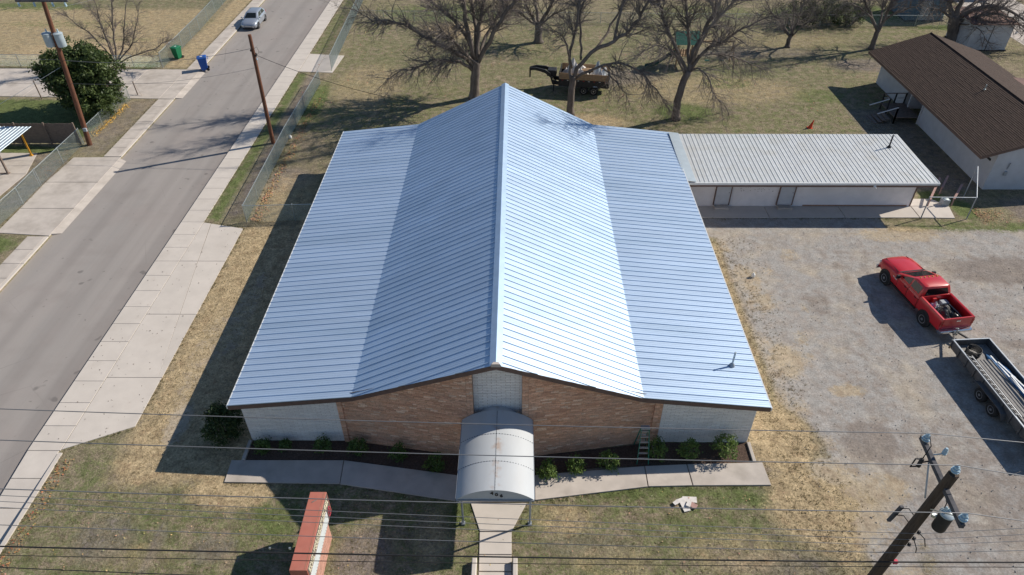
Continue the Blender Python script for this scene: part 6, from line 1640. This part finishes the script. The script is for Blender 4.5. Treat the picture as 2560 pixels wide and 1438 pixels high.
# ---- grass tufts, fallen leaves, loose stones
rg = random.Random(90); mb = MB()
def tuft(x, y, h, n, v):
    for _ in range(n):
        a_ = rg.random()*6.28; l = h*rg.uniform(.5, 1.2); ox, oy = rg.gauss(0,.035), rg.gauss(0,.035); w = .012
        tx, ty = x+ox+l*.6*math.cos(a_), y+oy+l*.6*math.sin(a_)
        c = min(1, max(0, v+rg.uniform(-.3,.3)))
        mb.add([(x+ox-w*math.sin(a_), y+oy+w*math.cos(a_), 0), (x+ox+w*math.sin(a_), y+oy-w*math.cos(a_), 0), (tx, ty, l*.8)], [(0,1,2)], (c,c,c))
def edge(a, b, dens, h=.09, v=.4, sp=.05):
    a = Vector(a); b = Vector(b); n = int((b-a).length*dens)
    for _ in range(n):
        p = a.lerp(b, rg.random()); tuft(p.x+rg.gauss(0,sp), p.y+rg.gauss(0,sp), h, 5, v)
for (a, b, v) in (((-21.08,11.8),(-21.08,20.4),.5), ((-21.2,20.5),(-18.4,21.9),.35), ((-18.3,22),(-18.3,39),.75), ((-21.2,39.8),(-18.4,39.1),.5), ((-21.24,39.9),(-21.24,66),.35), ((-21.24,71),(-21.24,92),.4), ((-32.5,49),(-32.5,59.6),.5), ((-34.8,39),(-34.8,48.7),.6), ((-32.5,67),(-32.5,92),.7),
                  ((-13.1,18.7),(-7.8,18.63),.6), ((-7.8,18.63),(-2.7,17.75),.4), ((.95,17.8),(6.2,18.58),.4), ((6.2,18.58),(11.4,18.66),.4), ((11.5,18.7),(11.45,20.0),.7), ((-2.05,17.75),(-1.58,16.4),.15), ((-1.55,16.4),(-1.55,15.1),.5), ((.58,17.75),(-.06,16.4),.5), ((-.04,16.4),(-.04,15.1),.5), ((-18.4,40),(-18.6,63),.25), ((11.0,21),(11.05,38),.7), ((13,40.3),(27.8,40.35),.6), ((-55,67.1),(-32.4,66.75),.6), ((-55,60.5),(-35.5,60.2),.2), ((-2.6,17.6),(-2.0,16.6),.1)):
    edge(a, b, 9, .10, v)
for _ in range(5200):
    y = 13.2 + 6.5*rg.random(); x = rg.uniform(-21, 13.5)
    if -1.9 < x < .5 or (18.3 < y): continue
    tuft(x, y, .055, 4, rg.uniform(.2,.95))
for _ in range(2600):
    x, y = rg.uniform(-18.2,-13.2), rg.uniform(18,40); tuft(x, y, .06, 4, rg.uniform(.7,1))
for _ in range(2200):
    x, y = rg.gauss(13.2,1.0), rg.uniform(14,38); tuft(x, y, .07, 5, rg.uniform(.6,1))
for _ in range(4500):
    x, y = rg.uniform(-18,32), rg.uniform(49,75); tuft(x, y, .09, 4, rg.uniform(.3,.95))
mb.build('grass_tufts', M_['grassblade'], label='short dead and green grass blades scattered over the lawns', cat='grass', kind='stuff')
mb = MB()
def leafat(x, y, s, c):
    a_ = rg.random()*6.28; n = Vector((rg.gauss(0,.35), rg.gauss(0,.35), 1)).normalized(); o = Vector((math.cos(a_), math.sin(a_), 0)); o = (o - n*o.dot(n)).normalized(); w = n.cross(o)
    p = Vector((x, y, rg.uniform(.02,.05)+s*.25)); mb.add([p-o*s, p+w*s*.6, p+o*s, p-w*s*.6], [(0,1,2,3)], c)
for _ in range(1100):
    y = 39.9+20*rg.random()**1.6; leafat(-18.15+abs(rg.gauss(0,.35)), y, rg.uniform(.04,.075), (rg.uniform(.8,1.6), rg.uniform(.8,1.4), rg.uniform(.6,1.3)))
for _ in range(520):
    t_ = rg.random(); p = G(232,338).lerp(G(318,262), t_); leafat(p.x+rg.gauss(0,.22), p.y+rg.gauss(0,.3), rg.uniform(.05,.09), (1.9, 1.75, .7))
for _ in range(260):
    leafat(rg.uniform(-21.0,-20.4), rg.uniform(12,20), .05, (rg.uniform(.8,1.6), rg.uniform(.7,1.2), .7))
for _ in range(1500):
    leafat(rg.uniform(-20,34), rg.uniform(55,80), rg.uniform(.05,.08), (rg.uniform(.5,1.6), rg.uniform(.6,1.5), rg.uniform(.6,1.6)))
for _ in range(350):
    p = G(2440,540); leafat(p.x+abs(rg.gauss(0,.9)), p.y+rg.gauss(0,.5), .05, (rg.uniform(.9,1.5), rg.uniform(.9,1.3), 1))
for _ in range(420):
    leafat(rg.uniform(-21,12), rg.uniform(13,18.4), rg.uniform(.03,.05), (rg.uniform(1,1.7), rg.uniform(1.1,1.8), rg.uniform(1,1.7)))
for _ in range(130):
    leafat(rg.uniform(-22.7,-18.6), rg.uniform(21,39), rg.uniform(.025,.05), (.5,.6,.8))
for _ in range(160):
    leafat(rg.uniform(-36.5,-35.2), rg.uniform(44.5,50.8), rg.uniform(.04,.06), (rg.uniform(.8,1.6), 1, .8))
mb.build('fallen_leaves', M_['leafdry'], label='dry fallen leaves along the fences and kerbs', cat='leaves', kind='stuff')
mb = MB(); stone = MAT('loose_stone', (.36,.33,.30), .9, 0, .3, 5.0)
for _ in range(3800):
    x = rg.uniform(13.5, 33); y = rg.uniform(13, 39)
    s = .012 + .03*rg.random()**3; p = Vector((x, y, s*.4))
    mb.add([p+Vector((s,0,0)), p+Vector((0,s*.8,0)), p+Vector((-s*.9,0,0)), p+Vector((0,-s,0)), p+Vector((0,0,s*.8))], [(0,1,4),(1,2,4),(2,3,4),(3,0,4)])
mb.build('loose_stones', stone, label='loose gravel stones strewn over the parking yard', cat='gravel', kind='stuff')
